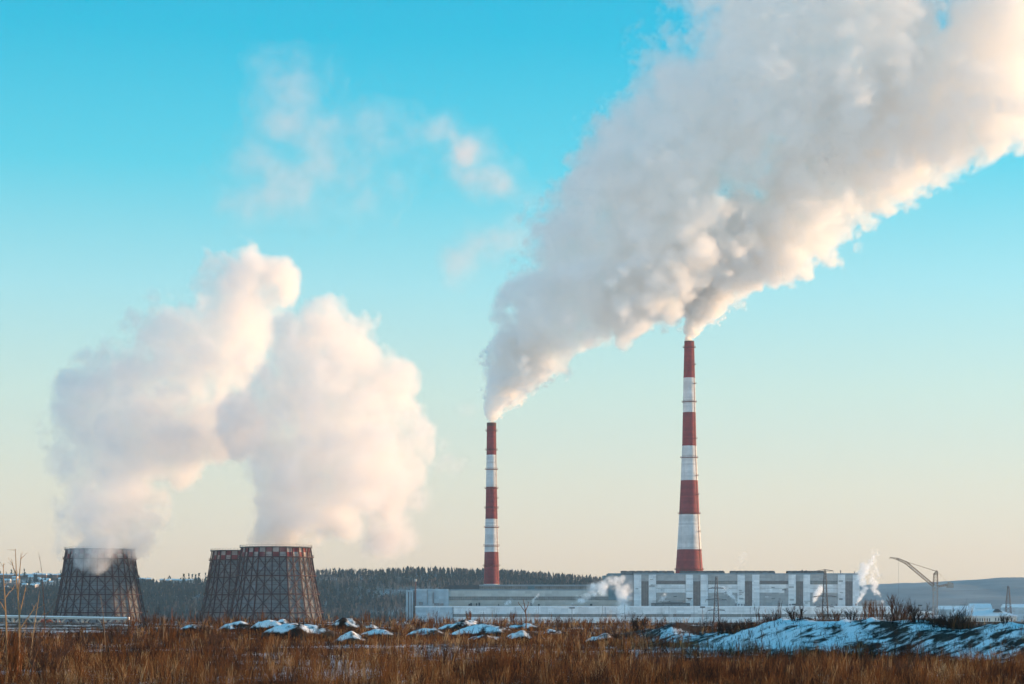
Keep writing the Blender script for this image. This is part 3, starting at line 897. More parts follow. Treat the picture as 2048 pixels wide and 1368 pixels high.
for px in (-112, -66, -20, 24, 68, 115, 163, 209, 248):
    xx = X(px, D) - tr.location.x
    zt = zl0 + (zr - zl0) * (xx - x0) / (x1 - x0) - 0.55
    m = MB(); m.box(xx - 0.3, xx + 0.3, 0.6, 1.6, -0.5, zt); m.build('post', M['concrete'], tr)
    m = MB()
    for s in (-1, 1):
        m.bar((xx + s * 0.3, 1.1, zt - 1.8), (xx + s * 2.1, 1.1, zt + 0.02), 0.3)
    m.build('bracket', M['concrete'], tr)
for i, (a, w, c) in enumerate(((82, 4, 'red'), (97, 5, 'red'), (114, 4, 'red'))):
    m = MB(); xx = X(a, 640); ww = w / F * 640; zz0 = gz(xx, 640)
    m.box(-ww, ww, 0, 2.2, -0.5, Z(1241 + i, 640) - zz0); m.prism([(-ww - .1, Z(1241 + i, 640) - zz0 + .003), (ww + .1, Z(1241 + i, 640) - zz0 + .003), (0, Z(1241 + i, 640) - zz0 + .5)], -.1, 2.3)
    q = m.build('rusty_tank_shed', M['rust_sheet']); q.location = (xx, 640, zz0)
    tag(q, ['rusty red hut under the trestle, left one of the row', 'rusty red hut under the trestle, middle one of the row', 'rusty red hut under the trestle, right one of the row'][i], 'hut', 'rusty huts under the trestle')

# ------------------------------------------------------------------ woods and houses on the hill
def mesh_from_arrays(name, co, quads, mats, tint=None, tris=None, parent=None):
    """co n x 3, quads m x 4 (and tris k x 3) as one object; 'tint' per point."""
    me = bpy.data.meshes.new(name)
    me.vertices.add(len(co)); me.vertices.foreach_set('co', co.astype(np.float32).reshape(-1))
    idx, starts, n = [], [], 0
    for arr in (quads, tris):
        if arr is None or not len(arr):
            continue
        idx.append(arr.reshape(-1)); starts.append(n + np.arange(len(arr)) * arr.shape[1]); n += arr.size
    idx = np.concatenate(idx).astype(np.int32); starts = np.concatenate(starts).astype(np.int32)
    me.loops.add(len(idx)); me.loops.foreach_set('vertex_index', idx)
    me.polygons.add(len(starts)); me.polygons.foreach_set('loop_start', starts)
    me.update()
    if tint is not None:
        a = me.attributes.new('tint', 'FLOAT', 'POINT'); a.data.foreach_set('value', tint.astype(np.float32))
    me.materials.append(mats)
    o = bpy.data.objects.new(name, me); C.objects.link(o); o.parent = parent
    return o


def tint_mat(name, stops, trans=0.3, rough=0.9):
    m, N, K = new_mat(name)
    out = N.new('ShaderNodeOutputMaterial')
    at = N.new('ShaderNodeAttribute'); at.attribute_name = 'tint'
    rp = N.new('ShaderNodeValToRGB')
    while len(rp.color_ramp.elements) < len(stops):
        rp.color_ramp.elements.new(0.5)
    for e, (p, c) in zip(rp.color_ramp.elements, stops):
        e.position = p; e.color = (*c, 1)
    K(at.outputs['Fac'], rp.inputs[0])
    d = N.new('ShaderNodeBsdfDiffuse'); t = N.new('ShaderNodeBsdfTranslucent'); mx = N.new('ShaderNodeMixShader'); mx.inputs[0].default_value = trans
    K(rp.outputs[0], d.inputs[0]); K(rp.outputs[0], t.inputs[0]); K(d.outputs[0], mx.inputs[1]); K(t.outputs[0], mx.inputs[2]); K(mx.outputs[0], out.inputs['Surface'])
    return m


M['wood_tint'] = tint_mat('woodland', [(0.0, (0.008, 0.016, 0.018)), (0.35, (0.015, 0.026, 0.026)), (0.5, (0.06, 0.052, 0.052)), (0.75, (0.10, 0.085, 0.082)), (1.0, (0.19, 0.17, 0.165))], 0.15)
M['pine'] = tint_mat('pine_needles', [(0.0, (0.012, 0.022, 0.018)), (1.0, (0.03, 0.045, 0.03))], 0.1)
M['bark'] = mat('bark', (0.07, 0.05, 0.04), 0.9, 0.2, 1.0)


def conifer_arrays(n, r_, tiers=3, sides=6):
    """n ragged conifers of unit height: local points n x V x 3 and the triangles of one."""
    pts, tri = [], []
    for t in range(tiers):
        b = len(pts)
        z0, z1 = 0.12 + 0.27 * t, 0.12 + 0.27 * t + 0.42
        rr = 0.20 * (1 - t / tiers * 0.75)
        pts.append((0, 0, min(z1, 1.0)))
        for k in range(sides):
            a = 2 * math.pi * k / sides + t
            pts.append((rr * math.cos(a), rr * math.sin(a), z0))
        tri += [(b, b + 1 + k, b + 1 + (k + 1) % sides) for k in range(sides)]
    pts = np.array(pts, np.float32)[None].repeat(n, 0)
    pts[:, :, :2] *= r_.uniform(0.7, 1.7, n)[:, None, None]
    pts += r_.normal(0, 1, pts.shape) * np.array([0.05, 0.05, 0.035])
    return pts, np.array(tri)


def bare_arrays(n, r_, twigs=11):
    """n leafless birches of unit height: narrow triangles fanning up from a trunk."""
    pts = np.zeros((n, twigs * 3, 3), np.float32)
    for k in range(twigs):
        a = r_.random(n) * 6.283
        if k == 0:
            z0, z1, s, w = 0 * a, 0 * a + 1.0, 0.02, 0.028
        else:
            z0 = r_.uniform(0.2, 0.65, n); z1 = np.minimum(1.0, z0 + r_.uniform(0.18, 0.45, n)); s, w = r_.uniform(0.04, 0.17, n), 0.05
        px, py = np.cos(a + 1.57) * w, np.sin(a + 1.57) * w
        base = np.cos(a) * 0.02, np.sin(a) * 0.02
        pts[:, 3 * k] = np.stack([base[0] - px, base[1] - py, z0], -1); pts[:, 3 * k + 1] = np.stack([base[0] + px, base[1] + py, z0], -1)
        pts[:, 3 * k + 2] = np.stack([np.cos(a) * s, np.sin(a) * s, z1], -1)
    tri = np.arange(twigs * 3).reshape(twigs, 3)
    return pts, tri


def place_trees(name, kinds, kind='stuff'):
    co, tris, tint, n0 = [], [], [], 0
    for (pts, tri), xyz, hgt, tn in kinds:
        n, V = pts.shape[:2]
        w = pts * hgt[:, None, None] + xyz[:, None, :]
        co.append(w.reshape(-1, 3)); tint.append(np.repeat(tn, V))
        tris.append((tri[None] + (np.arange(n) * V)[:, None, None]).reshape(-1, 3) + n0); n0 += n * V
    o = mesh_from_arrays(name, np.concatenate(co), None, M['wood_tint'], np.concatenate(tint), np.concatenate(tris))
    o['kind'] = kind
    return o


r_ = np.random.default_rng(17)
n = 26000
tx_px = r_.uniform(-420, 1420, n); ty = r_.uniform(HILL_FRONT - 40, HILL_D + 60, n)
tx = X(1, 1) * 0 + (tx_px - 1024) / F * HILL_D
tt = (ty - HILL_FRONT) / (HILL_D - HILL_FRONT)
cl = vnoise(51, tx, ty, 130.0, 3)
village = (1 - sstep(150, 260, tx_px)) * sstep(0.60, 0.72, tt) + (sstep(250, 290, tx_px) * (1 - sstep(400, 440, tx_px))) * sstep(0.86, 0.93, tt)
keep = r_.random(n) < np.where(tx_px < 470, 1.0, 0.22 + 0.9 * sstep(-0.25, 0.35, cl) + 1.0 * sstep(0.88, 0.97, tt)) * (1 - 0.94 * np.clip(village, 0, 1))
tx, ty, tx_px, tt, cl = (a[keep] for a in (tx, ty, tx_px, tt, cl))
tz = hill_z(tx, ty)
conf_p = np.where(tx_px < 470, 0.8, np.where(tt > 0.9, 0.33, 0.12 + 0.7 * (vnoise(52, tx, ty, 160.0, 2) > 0.12)))
isc = r_.random(len(tx)) < conf_p
xyz = np.stack([tx, ty, tz - 0.5], -1)
hc = 5.0 + 9.0 * r_.random(isc.sum()) ** 0.8; hb = r_.uniform(8, 13.5, (~isc).sum())
kinds = [(conifer_arrays(isc.sum(), r_), xyz[isc], hc, r_.uniform(0.0, 0.38, isc.sum())), (bare_arrays((~isc).sum(), r_), xyz[~isc], hb, r_.uniform(0.45, 0.95, (~isc).sum()))]
place_trees('forest', kinds)

# the single pines one can tell apart on the ridge
def pine(px, row_top, row_base, d, label):
    x, z = X(px, d), float(hill_z(np.array([X(px, d)]), np.array([d]))[0])
    z = max(z, Z(row_base, d) - 2)
    h = Z(row_top, d) - z
    t = thing('pine_tree', (x, d, z), label, 'tree', 'single pines along the ridge')
    m = MB(); m.bar((0, 0, 0), (0, 0, h * 0.9), 0.35, w2=0.08, n=6); m.build('trunk', M['bark'], t)
    pts, tri = conifer_arrays(1, r_, 6, 9)
    pts = pts[0]; pts[:, :2] *= 1.15
    mesh_from_arrays('crown', pts * h, None, M['pine'], r_.uniform(0, 1, len(pts)), tri, t)


for px, rt, lab in ((367.5, 1154, 'single dark pine on the ridge, leftmost of the row left of the paired cooling towers'), (378, 1153.5, 'dark pine, second from the left in the ridge row beside the paired cooling towers'),
                    (384.5, 1154.5, 'dark pine in the middle of the ridge row beside the paired cooling towers'), (391, 1154.5, 'dark pine, third from the right in the ridge row beside the paired towers'),
                    (398, 1153, 'tall dark pine, second from the right in the ridge row beside paired towers'), (411, 1152.5, 'dark pine nearest to the paired cooling towers, right end of the ridge row'),
                    (49, 1143, 'dark pine standing above the ridge houses left of the far left cooling tower'), (23, 1144, 'small dark pine at the left end of the ridge houses'), (122, 1146, 'dark pine just left of the far left cooling tower')):
    pine(px, rt, 1165, HILL_D - 20, lab)

M['house_wall'] = mat('house_wall', (0.22, 0.12, 0.09), 0.85, 0.3, 20.0)
M['house_pale'] = mat('house_pale_wall', (0.42, 0.38, 0.36), 0.85, 0.2, 20.0)


def house(px, row, d, w, label, group, walls):
    x = X(px, d); z = max(float(hill_z(np.array([x]), np.array([d]))[0]), Z(row, d))
    o = thing('house', (x, d, z - 1.0), label, 'house', group, rz=r_.uniform(-0.15, 0.15))
    h = r_.uniform(4.2, 6.0); hw = w / 2; dp = 8
    m = MB(); m.box(-hw, hw, 0, dp, 0, h); m.build('wall', M[walls], o)
    m = MB(); rr = h + r_.uniform(1.5, 2.6)
    m.add([(-hw - .4, -.5, h), (hw + .4, -.5, h), (hw + .4, dp / 2, rr), (-hw - .4, dp / 2, rr), (hw + .4, dp + .5, h), (-hw - .4, dp + .5, h)], [(0, 1, 2, 3), (3, 2, 4, 5), (0, 3, 5), (1, 4, 2), (0, 5, 4, 1)])
    m.build('roof', M['snow'], o)
    for a_ in (-0.5, 0.2):
        m = MB(); m.box(hw * a_, hw * (a_ + 0.3), -0.1, .05, h * .4, h * .75); m.build('window', M['window'], o)


for k in range(13):
    house(3 + k * 9.6 + r_.uniform(-2, 2), 1154.5, 3390 - r_.uniform(0, 20), r_.uniform(6, 11), 'tiny brown house in the ridge row left of the far left cooling tower', 'houses along the ridge row', 'house_wall')
for k in range(16):
    t_ = r_.uniform(0.64, 0.93)
    house(r_.uniform(2, 128), 1180, HILL_FRONT + t_ * (HILL_D - HILL_FRONT), r_.uniform(6, 11), 'tiny pale house with a snowy roof on the white slope below the ridge row', 'houses on the snowy slope', 'house_pale')
for k in range(4):
    house(278 + 6.8 * k, 1163, 3370, r_.uniform(6, 9), 'tiny low house on the ridge just right of the far left cooling tower', 'houses right of the far left tower', 'house_wall')
for k in range(8):
    house(324 + 9.5 * k, 1165, 3370 + 10 * (k % 3), r_.uniform(7, 12), 'tiny pale house on the ridge between the cooling towers', 'houses between the cooling towers', 'house_pale')

# strips of far trees on the plain at the right
n = 2600
px_ = r_.uniform(1720, 2500, n); yy_ = r_.uniform(2500, 3700, n)
k_ = vnoise(61, px_ * 2.0, yy_, 240.0, 3) > 0.05
px_, yy_ = px_[k_], yy_[k_]
xyz = np.stack([(px_ - 1024) / F * yy_, yy_, np.full(len(px_), PLAIN - 1.0)], -1)
place_trees('far_treeline', [(bare_arrays(len(px_), r_), xyz, r_.uniform(4, 8, len(px_)), r_.uniform(0.4, 0.8, len(px_)))])

# ------------------------------------------------------------------ snow covered dirt heaps in the field
def heap(px, row, wpx, hpx, label, seed):
    d = F * CAM_Z / (row - YH)
    x = X(px, d); z0 = gz(x, d)
    a = wpx / F * d * 0.68; h = hpx / F * d * 0.86; b = a * 0.8
    nu, nv = 56, 18
    co, sn, q = [], [], []
    for j in range(nv + 1):
        rr = j / nv
        for i in range(nu):
            t = 2 * math.pi * i / nu
            co.append((rr * math.cos(t), rr * math.sin(t)))
    co = np.array(co); ux, uy = co[:, 0], co[:, 1]
    wob = 1 + 0.35 * vnoise(seed, np.cos(np.arctan2(uy, ux)) * 2, np.sin(np.arctan2(uy, ux)) * 2, 1.2, 2)
    lx_, ly_ = ux * a * wob, uy * b * wob
    rr = np.hypot(ux, uy)
    prof = np.clip(1 - rr ** 2.2, 0, 1) ** 0.9
    z = h * 0.92 * prof * (1 + 0.5 * vnoise(seed + 1, lx_, ly_, a * 0.8, 3) - 0.15 * ux) + 0.12 * h * vnoise(seed + 2, lx_, ly_, 0.5, 3) * prof - 0.15 * (rr > 0.97)
    gzv = ground_z(lx_ + x, ly_ + d) - z0
    co3 = np.stack([lx_, ly_, z + gzv], -1)
    for j in range(nv):
        for i in range(nu):
            q.append((j * nu + i, (j + 1) * nu + i, (j + 1) * nu + (i + 1) % nu, j * nu + (i + 1) % nu))
    snow = 0.49 - 0.24 * ux + 0.16 * (0.5 - rr) + 0.22 * vnoise(seed + 5, lx_, ly_, a * 0.45, 4, 0.65) - 0.35 * sstep(0.7, 1.0, rr)
    o = mesh_from_arrays('snow_mound', co3, np.array(q), M['land'])
    o.data.polygons.foreach_set('use_smooth', [True] * len(q))
    at = o.data.attributes.new('snow', 'FLOAT', 'POINT'); at.data.foreach_set('value', snow.astype(np.float32))
    o.location = (x, d, z0)
    tag(o, label, 'mound', 'snowy dirt mounds in the field')
    HEAPS.append((x, d, a, b))


HEAPS = []
for i, (px, row, w, h, lab) in enumerate((
        (394, 1262, 56, 20, 'small snowy dirt mound below the half hidden tower, leftmost of the mounds'),
        (482, 1263, 70, 22, 'low snowy mound below the gap between the paired towers'),
        (552, 1267, 84, 31, 'snowy mound with a white left slope below the front cooling tower'),
        (607, 1284, 122, 41, 'largest rounded snow covered mound, in front of the front cooling tower'),
        (692, 1258, 68, 24, 'snowy mound right of the front tower, below the hill'),
        (748, 1258, 40, 16, 'little snowy mound between rusty bushes left of the long hall'),
        (708, 1291, 60, 24, 'dim snowy mound low in the grass, right of the largest mound'),
        (765, 1281, 78, 25, 'mound with a bright right shoulder below the left end of the plant'),
        (862, 1279, 84, 25, 'dark mound with a thin white crest below the hall end'),
        (932, 1263, 94, 26, 'long smooth white mound before the left part of the annex'),
        (972, 1274, 112, 30, 'wide mottled dark mound just below the long smooth white one'),
        (975, 1286, 74, 22, 'faint flat snowy mound in front of the wide mottled mound'),
        (1046, 1259, 64, 17, 'small snowy mound below the forked sapling'),
        (1050, 1288, 66, 30, 'pinkish white mound with two ridges, sloping to the right'),
        (1205, 1289, 52, 26, 'lone slanting snowy mound below the pinkish steam'),
        (1112, 1272, 40, 20, 'small dark mound with scraps of snow below the floodlight mast'))):
    heap(px, row, w, h, lab, 100 + 7 * i)
# bigger heap of clean snow beyond the bank at the right edge
def snow_heap():
    d = 420.0
    m = MB(); x = X(2052, d); z0 = gz(x, d)
    n = 30; prof = []
    h = Z(1243, d) - z0; rr = 60 / F * d
    for j in range(9):
        f = j / 8
        prof.append((rr * (1 - f) ** 0.8 + 0.05, h * (1 - (1 - f) ** 1.5) - 0.3))
    m.lathe(prof, 40)
    v = np.array(m.v); v += vnoise(77, v[:, 0:1], v[:, 1:2] + v[:, 2:3], 2.0, 3) * 0.35
    m.v = [tuple(p) for p in v]
    o = m.build('snow_pile', M['snow'], None, True); o.location = (x, d, z0)
    tag(o, 'clean white pile of snow at the foot of the hipped roof building', 'snow pile')
snow_heap()

# ------------------------------------------------------------------ dry weeds
M['weeds'] = tint_mat('dry_weeds', [(0.0, (0.016, 0.013, 0.013)), (0.25, (0.05, 0.032, 0.025)), (0.5, (0.145, 0.058, 0.025)), (0.75, (0.30, 0.135, 0.052)), (1.0, (0.58, 0.40, 0.21))], 0.35)


def ribbons(base, tip, bend, w0, w1, tint, r_, levels=3):
    """Blades from base to tip with a sideways sag, as narrow ribbons; arrays of n."""
    n = len(base)
    a = r_.random(n) * 6.283
    side = np.stack([np.cos(a), np.sin(a), np.zeros(n)], -1)
    co = np.zeros((n, levels * 2, 3), np.float32)
    for l in range(levels):
        t = l / (levels - 1)
        p = base * (1 - t) + tip * t + bend * (t * (1 - t) * 2)
        w = (w0 * (1 - t) + w1 * t)[:, None] * side
        co[:, 2 * l] = p - w; co[:, 2 * l + 1] = p + w
    q = np.array([(2 * l, 2 * l + 1, 2 * l + 3, 2 * l + 2) for l in range(levels - 1)])
    quads = (q[None] + (np.arange(n) * levels * 2)[:, None, None]).reshape(-1, 4)
    return co.reshape(-1, 3), quads, np.repeat(tint, levels * 2)


def weeds(name, x, y, h, tint, r_, branches=6, wscale=1.0):
    n = len(x)
    z = ground_z(x, y)
    base = np.stack([x, y, z - 0.03], -1)
    lean = r_.normal(0, 0.14, (n, 3)); lean[:, 0] += 0.06
    tip = base + np.stack([lean[:, 0] * h, lean[:, 1] * h, h], -1)
    wd = np.clip(y / 100.0, 0.6, 3.0) * 0.0085 * wscale
    parts = [ribbons(base, tip, r_.normal(0, 0.06, (n, 3)) * h[:, None], wd, wd * 0.5, tint, r_)]
    for k in range(branches):
        t = r_.uniform(0.05, 0.75, n)
        b = base * (1 - t[:, None]) + tip * t[:, None]
        ln = h * (1.02 - t) * r_.uniform(0.5, 1.0, n)
        ang = r_.random(n) * 6.283
        out = r_.uniform(0.15, 0.55, n)
        tp = b + np.stack([np.cos(ang) * out * ln, np.sin(ang) * out * ln, ln * r_.uniform(0.6, 1.0, n)], -1)
        if k < 2:                        # further stalks of the same tuft rise from the ground
            off = r_.normal(0, 0.12, (n, 3)); off[:, 2] = 0
            b = base + off; tp = b + np.stack([np.cos(ang) * 0.2 * h, np.sin(ang) * 0.2 * h, h * r_.uniform(0.5, 0.95, n)], -1)
        parts.append(ribbons(b, tp, r_.normal(0, 0.05, (n, 3)) * h[:, None], wd * 0.9, wd * 0.35, np.clip(tint + r_.normal(0, 0.07, n), 0, 1), r_))
    co, qd, tn, n0 = [], [], [], 0
    for c, q, t in parts:
        co.append(c); qd.append(q + n0); tn.append(t); n0 += len(c)
    o = mesh_from_arrays(name, np.concatenate(co), np.concatenate(qd), M['weeds'], np.concatenate(tn))
    o['kind'] = 'stuff'
    return o


r_ = np.random.default_rng(23)
n = 80000
row = 1236.5 + (1384 - 1236.5) * r_.random(n) ** 0.9
px = r_.uniform(-250, 2300, n)
y = F * CAM_Z / (row - YH) * r_.uniform(0.96, 1.04, n)
x = (px - 1024) / F * y
toe = interp(px, BANK_TOE)
t = (y - toe) / BANK_W
on_bank = sstep(1255, 1330, px) * sstep(0.0, 0.1, t) * (1 - sstep(0.8, 1.0, t))
crest = sstep(1290, 1350, px) * sstep(0.82, 0.95, t) * (1 - sstep(2.0, 4.0, t))
beyond = sstep(1290, 1350, px) * sstep(2.5, 4.0, t)
bare = np.clip(sstep(1560, 1600, px) * (1 - sstep(1770, 1800, px)) + sstep(1930, 1960, px) + (1 - sstep(1380, 1420, px)), 0, 1)
heapm = np.zeros(n)
for hx_, hy_, ha, hb in HEAPS:
    heapm = np.maximum(heapm, 1 - sstep(0.75, 1.0, np.hypot((x - hx_) / ha, (y - hy_) / hb)))
patch = vnoise(71, x, y, 7.0, 3)
snowp = sstep(0.5, 0.6, snow_amount(x, y))
prob = (0.55 + 0.45 * sstep(-0.3, 0.3, patch)) * (1 - 0.42 * on_bank) * (1 - 0.38 * heapm) * (1 - 0.8 * snowp * (1 - on_bank)) * (1 - 0.85 * beyond) * (1 - 0.6 * crest * bare)
keep = r_.random(n) < prob
x, y, px, row, on_bank, crest, patch, t, heapm, bare = (a[keep] for a in (x, y, px, row, on_bank, crest, patch, t, heapm, bare))
n = len(x)
tuft = vnoise(72, x, y, 2.2, 4, 0.6)
thick = sstep(0.05, 0.5, vnoise(73, x, y, 22.0, 3))
h = (0.26 + 0.22 * r_.random(n)) * (1 + 1.5 * sstep(0.0, 0.5, tuft)) * (1 + 0.9 * r_.random(n) ** 8)
edge = sstep(225, 320, y) * (1 - crest)
h = h * (1 + edge * (0.5 + 1.3 * thick))
h = h * (1 - 0.45 * on_bank) * (1 + (0.35 - 0.7 * bare) * crest) * (1 - 0.6 * heapm)
h = h * (1 - 0.85 * (1 - sstep(235, 290, px)) * sstep(180, 230, y))
clump = vnoise(75, x, y, 1.6, 3, 0.6)
tint = 0.38 + 0.20 * vnoise(74, x, y, 9.0, 3) + 0.22 * vnoise(76, x, y, 28.0, 2) + 0.65 * clump + 0.15 * r_.normal(0, 1, n) + 0.35 * (r_.random(n) < 0.06) + 0.06 * edge
tint += 0.42 * np.exp(-((px - 120) / 90) ** 2 - ((row - 1350) / 26) ** 2) + 0.35 * np.exp(-((px - 1890) / 60) ** 2 - ((row - 1356) / 14) ** 2)
tint -= 0.30 * np.maximum(crest, on_bank) + 0.10 * sstep(1250, 1400, px) * (1 - crest) * (1 - on_bank)
tint = np.clip(tint, 0.02, 1)
weeds('dry_grass', x, y, h, tint, r_)
# taller weeds standing out of the grass here and there
n = 5200
row = 1242 + (1392 - 1242) * r_.random(n)
px = r_.uniform(-250, 2300, n); y = F * CAM_Z / (row - YH); x = (px - 1024) / F * y
toe = interp(px, BANK_TOE); t = (y - toe) / BANK_W
thin = vnoise(81, x, y, 6.0, 3)
keep = (r_.random(n) < 0.25 + 0.9 * sstep(-0.1, 0.4, thin)) & ~((px > 1290) & (t > -0.1))
x, y, px = x[keep], y[keep], px[keep]; n = len(x)
h = r_.uniform(0.6, 1.25, n) * (1 - 0.7 * (1 - sstep(235, 290, px)) * sstep(180, 230, y))
tint = np.clip(0.42 + 0.5 * vnoise(82, x, y, 5.0, 3) + 0.22 * r_.normal(0, 1, n), 0.03, 1)
weeds('tall_dry_weeds', x, y, h, tint, r_, branches=11, wscale=1.25)

# ------------------------------------------------------------------ single shrubs, saplings and tall stalks
M['twig_dark'] = mat('dark_twigs', (0.035, 0.022, 0.018), 0.9, 0.2, 0.5)
M['twig_rust'] = mat('rusty_twigs', (0.18, 0.065, 0.022), 0.9, 0.2, 0.5)
M['twig_brown'] = mat('brown_twigs', (0.09, 0.045, 0.03), 0.9, 0.2, 0.5)
M['sapling_bark'] = mat('pale_sapling_bark', (0.36, 0.23, 0.13), 0.85, 0.2, 0.5)


def grow(mb, p, d, ln, w, depth, r_, spread=0.5, fork=3):
    q = p + d * ln
    mid_ = (p + q) / 2 + Vector(r_.normal(0, 0.03 * ln, 3))
    mb.bar(p, mid_, w, w2=w * 0.85, n=3); mb.bar(mid_, q, w * 0.85, w2=w * 0.6, n=3)
    if depth == 0:
        return
    for _ in range(fork):
        nd = (d + Vector(r_.normal(0, spread, 3))); nd.z = abs(nd.z) * 0.8 + 0.35; nd.normalize()
        f = r_.uniform(0.35, 1.0)
        grow(mb, p.lerp(q, f), nd, ln * r_.uniform(0.5, 0.8), w * 0.55, depth - 1, r_, spread, fork)


protos = {}
for kind_, (mt, nst, sp, ln, dep) in {'bushy': ('twig_dark', 12, 0.42, 0.46, 3), 'upright': ('twig_rust', 12, 0.16, 0.50, 3), 'loose': ('twig_brown', 10, 0.40, 0.50, 3), 'spiky': ('twig_brown', 5, 0.15, 0.55, 2)}.items():
    r2 = np.random.default_rng(abs(hash(kind_)) % 1000 if False else len(kind_) * 7 + nst)
    mb = MB()
    for k in range(nst):
        a = r2.random() * 6.283
        s = sp * r2.uniform(0.3, 1.0)
        d_ = Vector((math.cos(a) * s, math.sin(a) * s, 1)); d_.normalize()
        grow(mb, Vector((math.cos(a) * 0.1, math.sin(a) * 0.1, -0.05)), d_, ln * r2.uniform(0.6, 1.0), 0.016, dep, r2, sp * 0.8)
    zmax = max(v[2] for v in mb.v)
    mb.v = [(v[0] / zmax, v[1] / zmax, v[2] / zmax) for v in mb.v]
    protos[kind_] = (mb, mt)

used = set()
SHRUBS = [  # column, picture height, kind, distance behind the bank's toe (in bank widths), label
    (1447, 46, 'bushy', 0.95, 'dark dense shrub on the bank crest just right of the pylon with low cross arms'), (1464, 40, 'bushy', 1.05, 'dark shrub second along the crest right of the left pylon'),
    (1492, 36, 'bushy', 1.0, 'low dark shrub on the crest below the third dark window bay'), (1519, 50, 'spiky', 1.0, 'thin spiky reddish shrub sticking up before the annex, left one of two'),
    (1553, 54, 'spiky', 1.05, 'tallest thin spiky reddish shrub before the annex, right one of two'), (1540, 30, 'bushy', 0.95, 'low black shrub between the two spiky reddish shrubs'),
    (1592, 40, 'bushy', 0.95, 'leaning dark shrub on the crest below the floodlight mast'), (1645, 30, 'loose', 1.05, 'low brown shrub at the foot of the right pylon'), (1668, 32, 'loose', 0.9, 'loose brown shrub just right of the right pylon'),
    (1703, 32, 'bushy', 0.95, 'dark pointed shrub below the rightmost dark window bay'), (1680, 24, 'loose', 1.1, 'small pale brown shrub between the right pylon and the dark pointed shrub'),
    (1734, 46, 'upright', 1.0, 'rusty upright shrub, left of three standing together'), (1747, 50, 'upright', 1.05, 'rusty upright shrub, middle of three standing together'), (1760, 47, 'upright', 1.1, 'rusty upright shrub, right of three standing together'),
    (1798, 62, 'loose', 1.0, 'tall wide bare shrub below the end of the white annex'), (1779, 44, 'loose', 1.05, 'bare brown shrub left of the tall wide one'), (1836, 48, 'bushy', 0.95, 'dark bare shrub left of the crane foot'),
    (1873, 34, 'bushy', 0.9, 'low dark shrub at the foot of the crane mast'), (1905, 52, 'bushy', 1.0, 'wide dark fan shaped shrub before the hipped roof building'), (1890, 32, 'bushy', 0.92, 'dark shrub just left of the wide fan shaped one'),
    (1925, 28, 'loose', 0.95, 'brown shrub just right of the wide dark fan shaped one'), (1948, 26, 'loose', 0.9, 'leaning brown shrub on the snow below the hipped roof building'), (2008, 26, 'bushy', 0.8, 'round low dark shrub on the snow near the clean white pile'),
    (1352, 22, 'loose', 0.95, 'little rusty shrub on the left end of the snowy bank'), (1392, 26, 'loose', 1.0, 'low brown shrub before the left pylon on the snowy bank')]
FIELD = [  # column, base row, picture height, kind, label
    (672, 1252, 30, 'upright', 'rusty shrub at the foot of the front cooling tower'), (735, 1250, 34, 'upright', 'tall rusty shrub behind the little snowy mound'), (762, 1252, 28, 'loose', 'rusty bush left of the hall end'),
    (838, 1256, 24, 'bushy', 'dark low bush before the stair tower of the hall'), (862, 1256, 32, 'upright', 'rusty bush before the pale blue end block'), (884, 1254, 34, 'upright', 'rusty upright bush left of the long white mound'),
    (937, 1248, 36, 'upright', 'pointed rusty bush rising behind the long white mound'), (1024, 1250, 32, 'upright', 'rusty bush left of the forked sapling'), (1275, 1270, 42, 'bushy', 'dark bush between the lone mound and the snowy bank'),
    (1222, 1274, 34, 'loose', 'brown bush behind the lone slanting mound'), (1128, 1262, 34, 'loose', 'brown bush before the floodlight mast'), (430, 1254, 26, 'loose', 'brown bush between the two leftmost mounds'), (1170, 1262, 30, 'upright', 'rusty bush below the big steam cloud'),
    (300, 1262, 38, 'loose', 'brown thicket right of the far left cooling tower base'), (262, 1266, 46, 'upright', 'rusty thicket at the right end of the trestle'),
    (28, 1352, 120, 'upright', 'big rusty bush around the foot of the tallest pale sapling'), (92, 1346, 92, 'loose', 'wide brown bush right of the saplings at the left edge'), (150, 1338, 64, 'upright', 'lower rusty bush third from the left edge'),
    (236, 1290, 58, 'loose', 'brown thicket before the far left cooling tower'), (345, 1288, 44, 'upright', 'rusty bush between the cooling towers'), (420, 1302, 48, 'loose', 'brown bush left of the largest snowy mound'),
    (590, 1330, 52, 'upright', 'rusty bush in the open grass below the largest mound'), (900, 1320, 50, 'loose', 'brown bush in the open grass below the hall'), (1010, 1352, 70, 'upright', 'tall rusty bush low in the grass near the middle'),
    (1140, 1316, 50, 'upright', 'rusty bush in the grass left of the lone slanting mound'), (1330, 1342, 60, 'loose', 'brown bush in the grass before the left end of the bank'), (1560, 1352, 60, 'upright', 'rusty bush in the grass before the middle of the bank'),
    (1800, 1358, 56, 'loose', 'brown bush in the grass before the right part of the bank'), (1960, 1356, 64, 'upright', 'rusty bush in the grass nearest the right edge')]


def shrub(px, d, hpx, kind_, label, group, i):
    mb, mt = protos[kind_]
    nm = 'bare_shrub'
    if kind_ not in used:
        o = mb.build(nm, M[mt]); used.add(kind_); SH0[kind_] = o
    else:
        o = SH0[kind_].copy(); C.objects.link(o)
    xx = X(px, d); zz_ = gz(xx, d)
    s = hpx / F * d
    o.location = (xx, d, zz_ - 0.05)
    ws = s * (1.25 if kind_ in ('bushy', 'loose') else 0.9)
    o.scale = (ws, ws, s); o.rotation_euler = (0, 0, i * 1.7)
    tag(o, label, 'shrub', group)


